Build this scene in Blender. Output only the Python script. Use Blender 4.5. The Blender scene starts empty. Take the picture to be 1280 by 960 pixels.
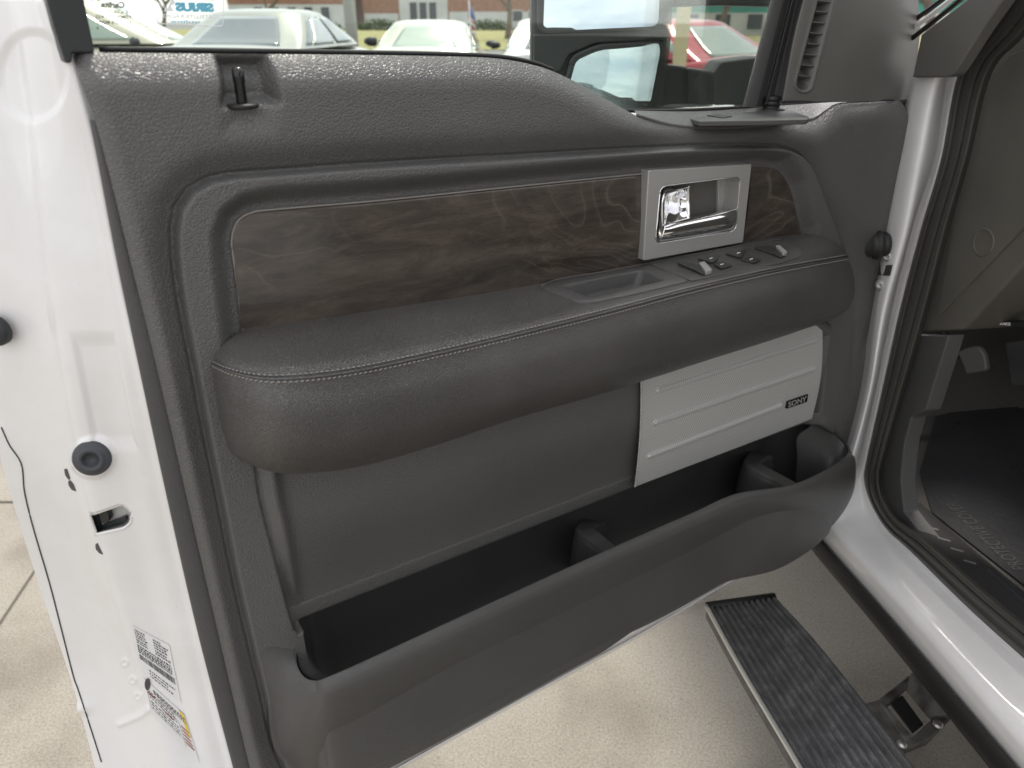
import bpy, bmesh, math, random
import numpy as np
from mathutils import Vector, Matrix
from mathutils.bvhtree import BVHTree
random.seed(7); rng = np.random.default_rng(7)
S = bpy.context.scene; C = S.collection
# ------------------------------------------------------------------ frames
F = 962.0; CAMZ = 1.42; PITCH = math.radians(25.3)
cp, sp = math.cos(PITCH), math.sin(PITCH)
def ray(px, py):
    r, up, f = px-640.0, 480.0-py, F
    return np.array([r, f*cp+up*sp, -f*sp+up*cp])
CAM = np.array([0, 0, CAMZ])
L0 = np.array([-0.306, 0.6, 0.0])
yd = math.radians(55.3)
dD = np.array([math.sin(yd), math.cos(yd), 0]); nD = np.array([math.cos(yd), -math.sin(yd), 0]); Z = np.array([0, 0, 1.0])
H0 = L0 + 1.09*dD
yt = math.radians(-9.8)
fT = np.array([math.sin(yt), math.cos(yt), 0]); rT = np.array([math.cos(yt), -math.sin(yt), 0])
def DW(px, py, w):
    r = ray(px, py); t = (w + nD@(L0-CAM))/(nD@r); return CAM + t*r
def SW(px, py, s):
    r = ray(px, py); t = (s + rT@(H0-CAM))/(rT@r); return CAM + t*r
def ZW(px, py, z):
    r = ray(px, py); return CAM + r*((z-CAMZ)/r[2])
def YW(px, py, y):
    r = ray(px, py); return CAM + r*(y/r[1])
def d2w(u, z, w):
    u = np.asarray(u, float); z = np.asarray(z, float); w = np.asarray(w, float)
    return L0 + u[..., None]*dD + z[..., None]*Z + w[..., None]*nD
def w2d(p):
    q = np.asarray(p)-L0; return q@dD, q[..., 2], q@nD
def t2w(s, t, z): return H0*np.array([1, 1, 0]) + s*rT + t*fT + z*Z
def uz(px, py, w=.01):
    u, z, _ = w2d(DW(px, py, w)); return (u, z)
def dpts(pts, w=None): return np.array([DW(p[0], p[1], p[2] if len(p) > 2 else w) for p in pts])
def spts(pts, s=None): return np.array([SW(p[0], p[1], p[2] if len(p) > 2 else s) for p in pts])

# ------------------------------------------------------------------ splines
def cr(P, n, closed=False, tt=None):
    """Catmull-Rom through control points, by index, n samples"""
    P = np.asarray(P, float); k = len(P)
    if closed: E = np.vstack([P[-1:], P, P[:2]]); m = k
    else: E = np.vstack([2*P[0]-P[1], P, 2*P[-1]-P[-2]]); m = k-1
    t = np.linspace(0, m, n, endpoint=not closed) if tt is None else tt
    i = np.clip(t.astype(int), 0, m-1); f = (t-i)[:, None]
    a, b, c, d = E[i], E[i+1], E[i+2], E[i+3]
    return .5*((2*b)+(-a+c)*f+(2*a-5*b+4*c-d)*f*f+(-a+3*b-3*c+d)*f**3)
def crl(P, n):
    """Catmull-Rom then resampled by arc length"""
    Q = cr(P, max(400, 8*n)); s = np.r_[0, np.cumsum(np.linalg.norm(np.diff(Q, axis=0), axis=1))]
    t = np.linspace(0, s[-1], n)
    return np.stack([np.interp(t, s, Q[:, j]) for j in range(Q.shape[1])], 1)
def loftgrid(curves, n, k):
    """curves with equal control counts; n along, k samples over the whole cross direction"""
    A = np.array([cr(c, n) for c in curves])
    out = np.array([cr(A[:, j], k) for j in range(n)])
    return out.transpose(1, 0, 2)
def loftlen(curves, n, k):
    A = np.array([crl(c, n) for c in curves])
    out = np.array([cr(A[:, j], k) for j in range(n)])
    return out.transpose(1, 0, 2)

# ------------------------------------------------------------------ objects
def link(name, me, mat, parent=None, smooth=True, label=None):
    me.materials.append(mat)
    if smooth: me.polygons.foreach_set('use_smooth', [True]*len(me.polygons))
    o = bpy.data.objects.new(name, me); C.objects.link(o)
    if parent is not None:
        o.parent = parent; o.matrix_parent_inverse = Matrix.Translation(-Vector(parent.location)) if parent.type == 'EMPTY' else Matrix.Identity(4)
    if label: o['label'] = label
    return o
def root_loc(p):
    l = Vector(p.location)
    while p.parent is not None: p = p.parent; l = Vector(p.location)
    return l
def pdata(name, verts, faces, mat, parent=None, smooth=True, label=None):
    me = bpy.data.meshes.new(name); me.from_pydata([tuple(v) for v in verts], [], faces); me.update()
    return link(name, me, mat, parent, smooth, label)
def gridmesh(G, closed_u=False, closed_v=False):
    r, c = G.shape[:2]; idx = np.arange(r*c).reshape(r, c)
    if closed_u: idx = np.vstack([idx, idx[:1]])
    if closed_v: idx = np.hstack([idx, idx[:, :1]])
    f = np.stack([idx[:-1, :-1], idx[:-1, 1:], idx[1:, 1:], idx[1:, :-1]], -1).reshape(-1, 4)
    return G.reshape(-1, 3), f
def gobj(name, G, mat, parent=None, cu=False, cv=False, flip=False, label=None, thick=0, off=-1, drop=None):
    v, f = gridmesh(G, cu, cv)
    if drop is not None: f = f[~drop(v[f].mean(1))]
    if flip: f = f[:, ::-1]
    me = bpy.data.meshes.new(name)
    me.vertices.add(len(v)); me.vertices.foreach_set('co', v.ravel())
    me.loops.add(f.size); me.loops.foreach_set('vertex_index', f.ravel())
    me.polygons.add(len(f)); me.polygons.foreach_set('loop_start', np.arange(0, f.size, 4))
    me.update(calc_edges=True); me.validate()
    o = link(name, me, mat, parent, True, label)
    if thick:
        m = o.modifiers.new('s', 'SOLIDIFY'); m.thickness = thick; m.offset = off
    return o
def prism(name, front, back, mat, parent=None, bev=0, seg=3, smooth=True, label=None, angle=40):
    """front and back loops (n x 3) joined into a closed solid"""
    n = len(front); bm = bmesh.new()
    a = [bm.verts.new(tuple(p)) for p in front]; b = [bm.verts.new(tuple(p)) for p in back]
    bm.faces.new(a); bm.faces.new(b[::-1])
    for i in range(n): bm.faces.new((a[i], b[i], b[(i+1) % n], a[(i+1) % n]))
    bmesh.ops.recalc_face_normals(bm, faces=bm.faces)
    me = bpy.data.meshes.new(name); bm.to_mesh(me); bm.free()
    o = link(name, me, mat, parent, smooth, label)
    if bev:
        m = o.modifiers.new('b', 'BEVEL'); m.width = bev; m.segments = seg; m.limit_method = 'ANGLE'; m.angle_limit = math.radians(angle)
        m.harden_normals = False
    if smooth:
        w = o.modifiers.new('w', 'WEIGHTED_NORMAL'); w.keep_sharp = False
    return o
def roundpoly(P, r, k=5):
    """round the corners of a closed polygon (n x d)"""
    P = np.asarray(P, float); out = []; n = len(P)
    rr = r if hasattr(r, '__len__') else [r]*n
    for i in range(n):
        a, b, c = P[i-1], P[i], P[(i+1) % n]
        if rr[i] <= 0: out.append(b); continue
        la, lc = np.linalg.norm(a-b), np.linalg.norm(c-b); q = min(rr[i], la*.48, lc*.48)
        p0, p2 = b+(a-b)/la*q, b+(c-b)/lc*q
        for t in np.linspace(0, 1, k): out.append((1-t)**2*p0+2*t*(1-t)*b+t*t*p2)
    return np.array(out)
def dplate(name, px, w1, w0, mat, parent=None, bev=0.001, r=0, **k):
    """plate in the door frame: pixel outline at front w1, extruded back to w0"""
    P = np.array([p[:2] for p in px], float)
    if (np.ndim(r) > 0) or r > 0: P = roundpoly(P, r)
    f = dpts(P, w1); return prism(name, f, f+nD*(w0-w1), mat, parent, bev, **k)
def tube(name, P, r, mat, parent=None, seg=10, n=None, flat=1.0, **k):
    P = np.asarray(P, float)
    if n: P = crl(P, n)
    G = []
    up = Z
    for i in range(len(P)):
        t = P[min(i+1, len(P)-1)]-P[max(i-1, 0)]; t /= np.linalg.norm(t)+1e-12
        a = np.cross(t, up)
        if np.linalg.norm(a) < .05: a = np.cross(t, nD)
        a /= np.linalg.norm(a); b = np.cross(t, a)
        rr = r[i] if hasattr(r, '__len__') else r
        G.append([P[i]+rr*(math.cos(q)*a+math.sin(q)*b*flat) for q in np.linspace(0, 2*math.pi, seg, endpoint=False)])
    G = np.array(G); v, f = gridmesh(G, False, True)
    f = [tuple(x) for x in f]; m = len(P)
    f.append(tuple(range(seg))[::-1]); f.append(tuple(range((m-1)*seg, m*seg)))
    return pdata(name, v, f, mat, parent, **k)
def lathe(name, c, axis, prof, mat, parent=None, seg=32, xscale=1, **k):
    axis = np.asarray(axis, float); axis /= np.linalg.norm(axis)
    a = np.cross(axis, Z) if abs(axis[2]) < .9 else np.cross(axis, dD); a /= np.linalg.norm(a); b = np.cross(axis, a)
    G = np.array([[np.asarray(c)+h*axis+r*(math.cos(q)*a*xscale+math.sin(q)*b) for q in np.linspace(0, 2*math.pi, seg, endpoint=False)] for r, h in prof])
    return gobj(name, G, mat, parent, cv=True, **k)
def boxes(name, blist, mat, parent=None, bev=0, smooth=False, label=None):
    """blist of (origin, ax, ay, az) full boxes, joined in one mesh"""
    V, Fc = [], []
    for o, ax, ay, az in blist:
        o, ax, ay, az = map(lambda q: np.asarray(q, float), (o, ax, ay, az)); b = len(V)
        for i in range(8): V.append(o+(i & 1)*ax+((i >> 1) & 1)*ay+((i >> 2) & 1)*az)
        for q in ((0, 2, 3, 1), (4, 5, 7, 6), (0, 1, 5, 4), (2, 6, 7, 3), (0, 4, 6, 2), (1, 3, 7, 5)): Fc.append(tuple(b+i for i in q))
    o = pdata(name, V, Fc, mat, parent, smooth, label)
    if bev:
        m = o.modifiers.new('b', 'BEVEL'); m.width = bev; m.segments = 2
    return o
def flat_mesh(name, bm, M, mat, parent, label=None):
    me = bpy.data.meshes.new(name); bm.transform(M); bm.to_mesh(me); bm.free()
    return link(name, me, mat, parent, False, label)
def text_mesh(txt, size, bold=0.0, extrude=0.0002, align='CENTER', shear=0, spacing=1):
    cu = bpy.data.curves.new('t', 'FONT'); cu.body = txt; cu.size = size; cu.align_x = align; cu.align_y = 'CENTER'
    cu.offset = bold; cu.extrude = extrude; cu.resolution_u = 3; cu.shear = shear; cu.space_character = spacing
    o = bpy.data.objects.new('t', cu); C.objects.link(o)
    dg = bpy.context.evaluated_depsgraph_get(); me = bpy.data.meshes.new_from_object(o.evaluated_get(dg))
    bpy.data.objects.remove(o); bpy.data.curves.remove(cu)
    return me
def text(name, txt, size, origin, xd, yd_, mat, parent, bold=0.0, mirror=False, extrude=.0002, fit=None, **k):
    me = text_mesh(txt, size, bold, extrude, **k)
    co = np.array([v.co for v in me.vertices])
    if fit is not None and len(co):
        w, h = np.ptp(co[:, 0]), np.ptp(co[:, 1]); co[:, 0] = (co[:, 0]-co[:, 0].min()-w/2)*fit[0]/w; co[:, 1] = (co[:, 1]-co[:, 1].min()-h/2)*fit[1]/h
    xd = np.asarray(xd, float); yd_ = np.asarray(yd_, float); xd = xd/np.linalg.norm(xd); yd_ = yd_/np.linalg.norm(yd_)
    zd = np.cross(xd, yd_); zd = zd/np.linalg.norm(zd)
    if mirror: co[:, 0] *= -1
    W = np.asarray(origin)+co[:, :1]*xd+co[:, 1:2]*yd_+co[:, 2:3]*zd
    for v, q in zip(me.vertices, W): v.co = q
    return link(name, me, mat, parent, False)
def joinmeshes(name, objs, parent=None, label=None):
    V, Fc = [], []
    for o in objs:
        b = len(V); V += [tuple(v.co) for v in o.data.vertices]; Fc += [tuple(b+i for i in p.vertices) for p in o.data.polygons]
    mat = objs[0].data.materials[0]; par = objs[0].parent if parent is None else parent
    for o in objs: bpy.data.objects.remove(o)
    return pdata(name, V, Fc, mat, par, False, label)
def thing(name, label, cat, loc, group=None):
    o = bpy.data.objects.new(name, None); C.objects.link(o); o.location = tuple(loc); o.empty_display_size = .1
    o['label'] = label; o['category'] = cat
    if group: o['group'] = group
    return o
def tag(o, label, cat, group=None):
    o['label'] = label; o['category'] = cat
    if group: o['group'] = group
    return o

# ------------------------------------------------------------------ materials
def mat(name, col, rough=.5, metal=0, spec=.5, coat=0, coatr=.05, bump=None, build=None, emit=None):
    m = bpy.data.materials.new(name); m.use_nodes = True; nt = m.node_tree; b = nt.nodes['Principled BSDF']
    b.inputs['Base Color'].default_value = (*col, 1); b.inputs['Roughness'].default_value = rough
    b.inputs['Metallic'].default_value = metal; b.inputs['Specular IOR Level'].default_value = spec
    b.inputs['Coat Weight'].default_value = coat; b.inputs['Coat Roughness'].default_value = coatr
    if build: build(nt, b)
    return m
def N(nt, t, **k):
    n = nt.nodes.new(t)
    for a, v in k.items():
        if a.startswith('i_'):
            n.inputs[a[2:].replace('_', ' ')].default_value = v
        else: setattr(n, a, v)
    return n
def LK(nt, a, ao, b, bi): nt.links.new(a.outputs[ao], b.inputs[bi])
def ramp(nt, stops, interp='LINEAR'):
    r = nt.nodes.new('ShaderNodeValToRGB'); r.color_ramp.interpolation = interp
    e = r.color_ramp.elements
    while len(e) > 1: e.remove(e[-1])
    e[0].position = stops[0][0]; e[0].color = (*stops[0][1], 1)
    for p, c in stops[1:]: q = e.new(p); q.color = (*c, 1)
    return r
def leather(scale, strength, dist, fine=0, colvar=.12):
    def f(nt, b):
        tc = N(nt, 'ShaderNodeTexCoord')
        no = N(nt, 'ShaderNodeTexNoise'); no.inputs['Scale'].default_value = scale*.55; no.inputs['Detail'].default_value = 2
        LK(nt, tc, 'Object', no, 'Vector')
        mx = N(nt, 'ShaderNodeVectorMath', operation='MULTIPLY_ADD'); LK(nt, no, 'Color', mx, 0); mx.inputs[1].default_value = (1.1/scale,)*3; LK(nt, tc, 'Object', mx, 2)
        vo = N(nt, 'ShaderNodeTexVoronoi', feature='DISTANCE_TO_EDGE'); vo.inputs['Scale'].default_value = scale; LK(nt, mx, 0, vo, 'Vector')
        cl = N(nt, 'ShaderNodeMapRange'); cl.inputs['From Max'].default_value = .20; LK(nt, vo, 'Distance', cl, 'Value'); cl.interpolation_type = 'SMOOTHSTEP'
        n2 = N(nt, 'ShaderNodeTexNoise'); n2.inputs['Scale'].default_value = scale*2.2; n2.inputs['Detail'].default_value = 3; LK(nt, tc, 'Object', n2, 'Vector')
        ad = N(nt, 'ShaderNodeMath', operation='MULTIPLY_ADD'); LK(nt, n2, 'Fac', ad, 0); ad.inputs[1].default_value = .22; LK(nt, cl, 'Result', ad, 2)
        bp = N(nt, 'ShaderNodeBump'); bp.inputs['Strength'].default_value = strength; bp.inputs['Distance'].default_value = dist; LK(nt, ad, 0, bp, 'Height')
        LK(nt, bp, 'Normal', b, 'Normal')
        # broad wear: slight colour and gloss variation
        n3 = N(nt, 'ShaderNodeTexNoise'); n3.inputs['Scale'].default_value = 7; n3.inputs['Detail'].default_value = 5; LK(nt, tc, 'Object', n3, 'Vector')
        c = list(b.inputs['Base Color'].default_value)[:3]
        rp = ramp(nt, [(.3, [x*(1-colvar) for x in c]), (.7, [x*(1+colvar) for x in c])]); LK(nt, n3, 'Fac', rp, 'Fac'); LK(nt, rp, 'Color', b, 'Base Color')
        r0 = b.inputs['Roughness'].default_value
        mr = N(nt, 'ShaderNodeMapRange'); mr.inputs['To Min'].default_value = r0-.05; mr.inputs['To Max'].default_value = r0+.06; LK(nt, n3, 'Fac', mr, 'Value'); LK(nt, mr, 'Result', b, 'Roughness')
    return f
M = {}
M['trim'] = mat('soft_trim', (.094, .092, .089), .37, spec=.65, build=leather(330, .55, .0008, colvar=.06))
M['trim2'] = mat('hard_trim', (.070, .069, .068), .42, spec=.5, build=leather(600, .6, .0006))
M['arm'] = mat('armrest_leather', (.066, .062, .058), .29, spec=.75, build=leather(480, .7, .0008, colvar=.2))
M['pocket'] = mat('pocket_plastic', (.066, .064, .062), .34, spec=.65, build=leather(620, .6, .0004))
M['inner'] = mat('pocket_inside_shade', (.022, .021, .020), .5, spec=.3, build=leather(900, .12, .0002))  # pocket plastic darkened, shade of the cavity is in the colour
M['sail'] = mat('sail_plastic', (.112, .108, .099), .45, spec=.5, build=leather(800, .2, .0002))
M['dash'] = mat('dash_plastic', (.105, .099, .085), .5, spec=.35, build=leather(500, .25, .0003))  # warm brown tint puts the veiling glare over the cab into the colour
M['swb'] = mat('switch_plastic', (.035, .034, .033), .35)
M['black'] = mat('black_rubber', (.018, .018, .018), .5, spec=.4)
M['blackg'] = mat('black_gloss', (.01, .01, .01), .18)
M['seal'] = mat('door_seal', (.05, .047, .041), .45, spec=.4, build=leather(250, .1, .0005))
M['thread'] = mat('thread', (.26, .245, .23), .6)
def nickelb(nt, b):
    tc = N(nt, 'ShaderNodeTexCoord'); n = N(nt, 'ShaderNodeTexNoise'); n.inputs['Scale'].default_value = 2500; LK(nt, tc, 'Object', n, 'Vector')
    bp = N(nt, 'ShaderNodeBump'); bp.inputs['Strength'].default_value = .05; bp.inputs['Distance'].default_value = .0003; LK(nt, n, 'Fac', bp, 'Height'); LK(nt, bp, 'Normal', b, 'Normal')
M['nickel'] = mat('satin_nickel', (.45, .445, .425), .38, .45, build=nickelb)
M['chrome'] = mat('chrome', (.85, .85, .86), .09, 1)
def paintb(nt, b):
    tc = N(nt, 'ShaderNodeTexCoord'); n = N(nt, 'ShaderNodeTexNoise'); n.inputs['Scale'].default_value = 3.5; n.inputs['Detail'].default_value = 7; n.inputs['Roughness'].default_value = .65; LK(nt, tc, 'Object', n, 'Vector')
    rp = ramp(nt, [(.35, (.69, .675, .665)), (.6, (.78, .78, .785))]); LK(nt, n, 'Fac', rp, 'Fac')
    # tiny dirt specks
    v = N(nt, 'ShaderNodeTexVoronoi'); v.inputs['Scale'].default_value = 55; LK(nt, tc, 'Object', v, 'Vector')
    r2 = ramp(nt, [(.0, (1, 1, 1)), (.035, (0, 0, 0))]); LK(nt, v, 'Distance', r2, 'Fac')
    mx = N(nt, 'ShaderNodeMix', data_type='RGBA'); LK(nt, r2, 'Color', mx, 0); LK(nt, rp, 'Color', mx, 6); mx.inputs[7].default_value = (.25, .22, .19, 1)
    LK(nt, mx, 2, b, 'Base Color')
    n2 = N(nt, 'ShaderNodeTexNoise'); n2.inputs['Scale'].default_value = 9; n2.inputs['Detail'].default_value = 2; LK(nt, tc, 'Object', n2, 'Vector')
    bp = N(nt, 'ShaderNodeBump'); bp.inputs['Strength'].default_value = .10; bp.inputs['Distance'].default_value = .004; LK(nt, n2, 'Fac', bp, 'Height'); LK(nt, bp, 'Normal', b, 'Normal'); LK(nt, bp, 'Normal', b, 'Coat Normal')
M['white'] = mat('white_paint', (.78, .78, .78), .35, coat=.8, coatr=.05, build=paintb)
def woodb(nt, b):
    tc = N(nt, 'ShaderNodeTexCoord')
    mp = N(nt, 'ShaderNodeMapping'); mp.inputs['Rotation'].default_value = (0, 0, -(math.pi/2-yd)); LK(nt, tc, 'Object', mp, 'Vector')
    mp2 = N(nt, 'ShaderNodeMapping'); mp2.inputs['Scale'].default_value = (1, 1, 2.0); LK(nt, mp, 'Vector', mp2, 'Vector')
    def noise(vec, sc, det, ro, dis):
        n = N(nt, 'ShaderNodeTexNoise'); n.inputs['Scale'].default_value = sc; n.inputs['Detail'].default_value = det; n.inputs['Roughness'].default_value = ro; n.inputs['Distortion'].default_value = dis; LK(nt, vec, 'Vector', n, 'Vector'); return n
    n1 = noise(mp2, 3.6, 2.5, .45, .7)
    mu = N(nt, 'ShaderNodeMath', operation='MULTIPLY'); mu.inputs[1].default_value = 22; LK(nt, n1, 'Fac', mu, 0)
    fr = N(nt, 'ShaderNodeMath', operation='FRACT'); LK(nt, mu, 0, fr, 0)
    rl = ramp(nt, [(0, (1, 1, 1)), (.06, (.25, .25, .25)), (.45, (.0, .0, .0)), (.9, (.1, .1, .1)), (1, (1, 1, 1))]); LK(nt, fr, 0, rl, 'Fac')
    n3 = noise(mp, 5, 4, .5, 0); am = N(nt, 'ShaderNodeMapRange'); am.inputs['From Min'].default_value = .40; am.inputs['From Max'].default_value = .62; am.inputs['To Max'].default_value = .5; LK(nt, n3, 'Fac', am, 'Value')
    m2 = N(nt, 'ShaderNodeMath', operation='MULTIPLY'); LK(nt, rl, 'Color', m2, 0); LK(nt, am, 'Result', m2, 1)
    mp5 = N(nt, 'ShaderNodeMapping'); mp5.inputs['Scale'].default_value = (.6, 1, 2.6); LK(nt, mp, 'Vector', mp5, 'Vector')
    n2 = noise(mp5, 17, 12, .72, .9)
    base = ramp(nt, [(.32, (.020, .015, .011)), (.45, (.042, .032, .025)), (.56, (.066, .051, .040)), (.70, (.100, .079, .063))]); LK(nt, n2, 'Fac', base, 'Fac')
    mx = N(nt, 'ShaderNodeMix', data_type='RGBA'); LK(nt, m2, 0, mx, 0); LK(nt, base, 'Color', mx, 6); mx.inputs[7].default_value = (.22, .18, .145, 1)
    # fine pores stretched along the panel
    mp3 = N(nt, 'ShaderNodeMapping'); mp3.inputs['Scale'].default_value = (1, 1, 9); LK(nt, mp, 'Vector', mp3, 'Vector')
    n4 = noise(mp3, 120, 3, .6, .3); r4 = ramp(nt, [(.38, (.55, .55, .55)), (.5, (1, 1, 1))]); LK(nt, n4, 'Fac', r4, 'Fac')
    m4 = N(nt, 'ShaderNodeMix', data_type='RGBA', blend_type='MULTIPLY'); m4.inputs[0].default_value = .55; LK(nt, mx, 2, m4, 6); LK(nt, r4, 'Color', m4, 7)
    LK(nt, m4, 2, b, 'Base Color')
M['wood'] = mat('burl_wood', (.05, .04, .03), .38, spec=.5, coat=.8, coatr=.13, build=woodb)
def grilleb(nt, b):
    tc = N(nt, 'ShaderNodeTexCoord'); mp = N(nt, 'ShaderNodeMapping'); mp.inputs['Rotation'].default_value = (0, 0, -(math.pi/2-yd)); LK(nt, tc, 'Object', mp, 'Vector')
    sx = N(nt, 'ShaderNodeSeparateXYZ'); LK(nt, mp, 'Vector', sx, 0)
    # hexagonal perforation: product of sines in two directions
    def sn(a, k1, k2):
        m1 = N(nt, 'ShaderNodeMath', operation='MULTIPLY'); m1.inputs[1].default_value = k1; LK(nt, sx, 'X', m1, 0)
        m2 = N(nt, 'ShaderNodeMath', operation='MULTIPLY_ADD'); m2.inputs[1].default_value = k2; LK(nt, sx, 'Z', m2, 0); LK(nt, m1, 0, m2, 2)
        s = N(nt, 'ShaderNodeMath', operation='SINE'); LK(nt, m2, 0, s, 0); return s
    k = 2*math.pi/.0038
    a, c = sn(0, k, k*.75), sn(0, k, -k*.75)
    ml = N(nt, 'ShaderNodeMath', operation='ADD'); LK(nt, a, 0, ml, 0); LK(nt, c, 0, ml, 1)
    rp = ramp(nt, [(.0, (.52, .52, .505)), (.5, (.48, .48, .465)), (.85, (.2, .197, .185))]);
    mr = N(nt, 'ShaderNodeMapRange'); mr.inputs['From Min'].default_value = -1; mr.inputs['From Max'].default_value = 2; LK(nt, ml, 0, mr, 'Value'); LK(nt, mr, 'Result', rp, 'Fac')
    LK(nt, rp, 'Color', b, 'Base Color')
    bp = N(nt, 'ShaderNodeBump'); bp.invert = True; bp.inputs['Strength'].default_value = .5; bp.inputs['Distance'].default_value = .0006; LK(nt, mr, 'Result', bp, 'Height'); LK(nt, bp, 'Normal', b, 'Normal')
M['grille'] = mat('speaker_mesh', (.42, .41, .38), .5, .1, build=grilleb)
def glassmat(name, tint, refl=1.0, rough=0.0):
    m = bpy.data.materials.new(name); m.use_nodes = True; nt = m.node_tree; nt.nodes.clear()
    o = N(nt, 'ShaderNodeOutputMaterial'); mx = N(nt, 'ShaderNodeMixShader'); t = N(nt, 'ShaderNodeBsdfTransparent'); g = N(nt, 'ShaderNodeBsdfGlossy'); fr = N(nt, 'ShaderNodeFresnel'); fr.inputs['IOR'].default_value = 1.45
    t.inputs['Color'].default_value = (*tint, 1); g.inputs['Roughness'].default_value = rough
    mu = N(nt, 'ShaderNodeMath', operation='MULTIPLY'); mu.inputs[1].default_value = refl; LK(nt, fr, 0, mu, 0)
    LK(nt, mu, 0, mx, 'Fac'); LK(nt, t, 0, mx, 1); LK(nt, g, 0, mx, 2); LK(nt, mx, 0, o, 'Surface'); return m
M['glass'] = glassmat('door_glass', (.93, .97, .94), .6)
M['film'] = glassmat('film', (.75, .78, .82), .9, .25)
M['mirror'] = mat('mirror_glass', (.66, .72, .78), .015, 1)
M['mirrorh'] = mat('mirror_housing', (.022, .025, .026), .45, spec=.45, build=leather(400, .15, .0004))
M['carpet'] = mat('floor_mat', (.05, .046, .042), .85, build=leather(160, .6, .002))
M['steel'] = mat('bolt_steel', (.5, .48, .45), .35, .8)
M['label'] = mat('label_paper', (.72, .72, .72), .35)
M['ink'] = mat('ink', (.06, .06, .06), .6); M['inkr'] = mat('ink_red', (.35, .08, .06), .6); M['inky'] = mat('ink_yellow', (.75, .55, .08), .6)
M['stw'] = mat('sticker_white', (.85, .87, .88), .5); M['stb'] = mat('sticker_blue', (.16, .50, .66), .5); M['stg'] = mat('glass_print', (.10, .11, .10), .5)
def concb(nt, b):
    tc = N(nt, 'ShaderNodeTexCoord')
    n = N(nt, 'ShaderNodeTexNoise'); n.inputs['Scale'].default_value = 190; n.inputs['Detail'].default_value = 6; n.inputs['Roughness'].default_value = .75; LK(nt, tc, 'Object', n, 'Vector')
    r = ramp(nt, [(.3, (.17, .155, .132)), (.5, (.28, .26, .225)), (.7, (.38, .355, .315))]); LK(nt, n, 'Fac', r, 'Fac')
    n2 = N(nt, 'ShaderNodeTexNoise'); n2.inputs['Scale'].default_value = 3; n2.inputs['Detail'].default_value = 6; LK(nt, tc, 'Object', n2, 'Vector')
    r2 = ramp(nt, [(.33, (.66, .645, .62)), (.5, (.92, .915, .90)), (.66, (1, 1, 1))]); LK(nt, n2, 'Fac', r2, 'Fac')
    v = N(nt, 'ShaderNodeTexVoronoi'); v.inputs['Scale'].default_value = 60; v.inputs['Randomness'].default_value = 1; LK(nt, tc, 'Object', v, 'Vector')
    r3 = ramp(nt, [(.0, (.4, .38, .35)), (.09, (.55, .52, .5)), (.12, (1, 1, 1))]); LK(nt, v, 'Distance', r3, 'Fac')
    m1 = N(nt, 'ShaderNodeMix', data_type='RGBA', blend_type='MULTIPLY'); m1.inputs[0].default_value = 1; LK(nt, r, 'Color', m1, 6); LK(nt, r2, 'Color', m1, 7)
    m2 = N(nt, 'ShaderNodeMix', data_type='RGBA', blend_type='MULTIPLY'); m2.inputs[0].default_value = .6; LK(nt, m1, 2, m2, 6); LK(nt, r3, 'Color', m2, 7)
    LK(nt, m2, 2, b, 'Base Color')
    bp = N(nt, 'ShaderNodeBump'); bp.inputs['Strength'].default_value = .5; bp.inputs['Distance'].default_value = .003; LK(nt, n, 'Fac', bp, 'Height'); LK(nt, bp, 'Normal', b, 'Normal')
M['concrete'] = mat('concrete', (.4, .37, .3), .9, spec=.2, build=concb)
def noisecol(sc, stops, detail=6):
    def f(nt, b):
        tc = N(nt, 'ShaderNodeTexCoord'); n = N(nt, 'ShaderNodeTexNoise'); n.inputs['Scale'].default_value = sc; n.inputs['Detail'].default_value = detail; LK(nt, tc, 'Object', n, 'Vector')
        r = ramp(nt, stops); LK(nt, n, 'Fac', r, 'Fac'); LK(nt, r, 'Color', b, 'Base Color')
    return f
M['joint'] = mat('joint_filler', (.10, .09, .07), .95)
M['asphalt'] = mat('asphalt', (.12, .12, .12), .9, build=noisecol(3, [(.3, (.13, .13, .125)), (.7, (.2, .195, .185))]))
M['grass'] = mat('grass', (.2, .2, .06), .95, build=noisecol(.9, [(.3, (.19, .18, .06)), (.7, (.30, .27, .12))]))
M['bark'] = mat('bark', (.13, .10, .08), .9, build=noisecol(6, [(.3, (.10, .08, .065)), (.7, (.2, .16, .13))]))
M['brick'] = mat('brick', (.32, .16, .11), .9, build=noisecol(2, [(.3, (.27, .14, .09)), (.7, (.36, .2, .14))]))
M['bwhite'] = mat('pale_cladding', (.55, .55, .52), .8, build=noisecol(.5, [(.3, (.5, .5, .47)), (.7, (.62, .62, .6))]))
M['teal'] = mat('teal_fascia', (.06, .30, .26), .7); M['cream'] = mat('cream_post', (.75, .66, .40), .6)
M['bglass'] = mat('window_dark', (.05, .06, .07), .15)
M['pole'] = mat('galvanised', (.45, .45, .44), .5, .3)
def rubrib(nt, b):
    tc = N(nt, 'ShaderNodeTexCoord'); n = N(nt, 'ShaderNodeTexNoise'); n.inputs['Scale'].default_value = 38; n.inputs['Detail'].default_value = 8; n.inputs['Roughness'].default_value = .75; LK(nt, tc, 'Object', n, 'Vector')
    r = ramp(nt, [(.32, (.06, .06, .062)), (.52, (.10, .10, .104)), (.75, (.21, .21, .21))]); LK(nt, n, 'Fac', r, 'Fac'); LK(nt, r, 'Color', b, 'Base Color')
    mr = N(nt, 'ShaderNodeMapRange'); mr.inputs['To Min'].default_value = .3; mr.inputs['To Max'].default_value = .7; LK(nt, n, 'Fac', mr, 'Value'); LK(nt, mr, 'Result', b, 'Roughness')
M['board'] = mat('step_rubber', (.06, .06, .06), .45, build=rubrib)
M['alu'] = mat('aluminium_edge', (.75, .74, .70), .35, .6)
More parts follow.
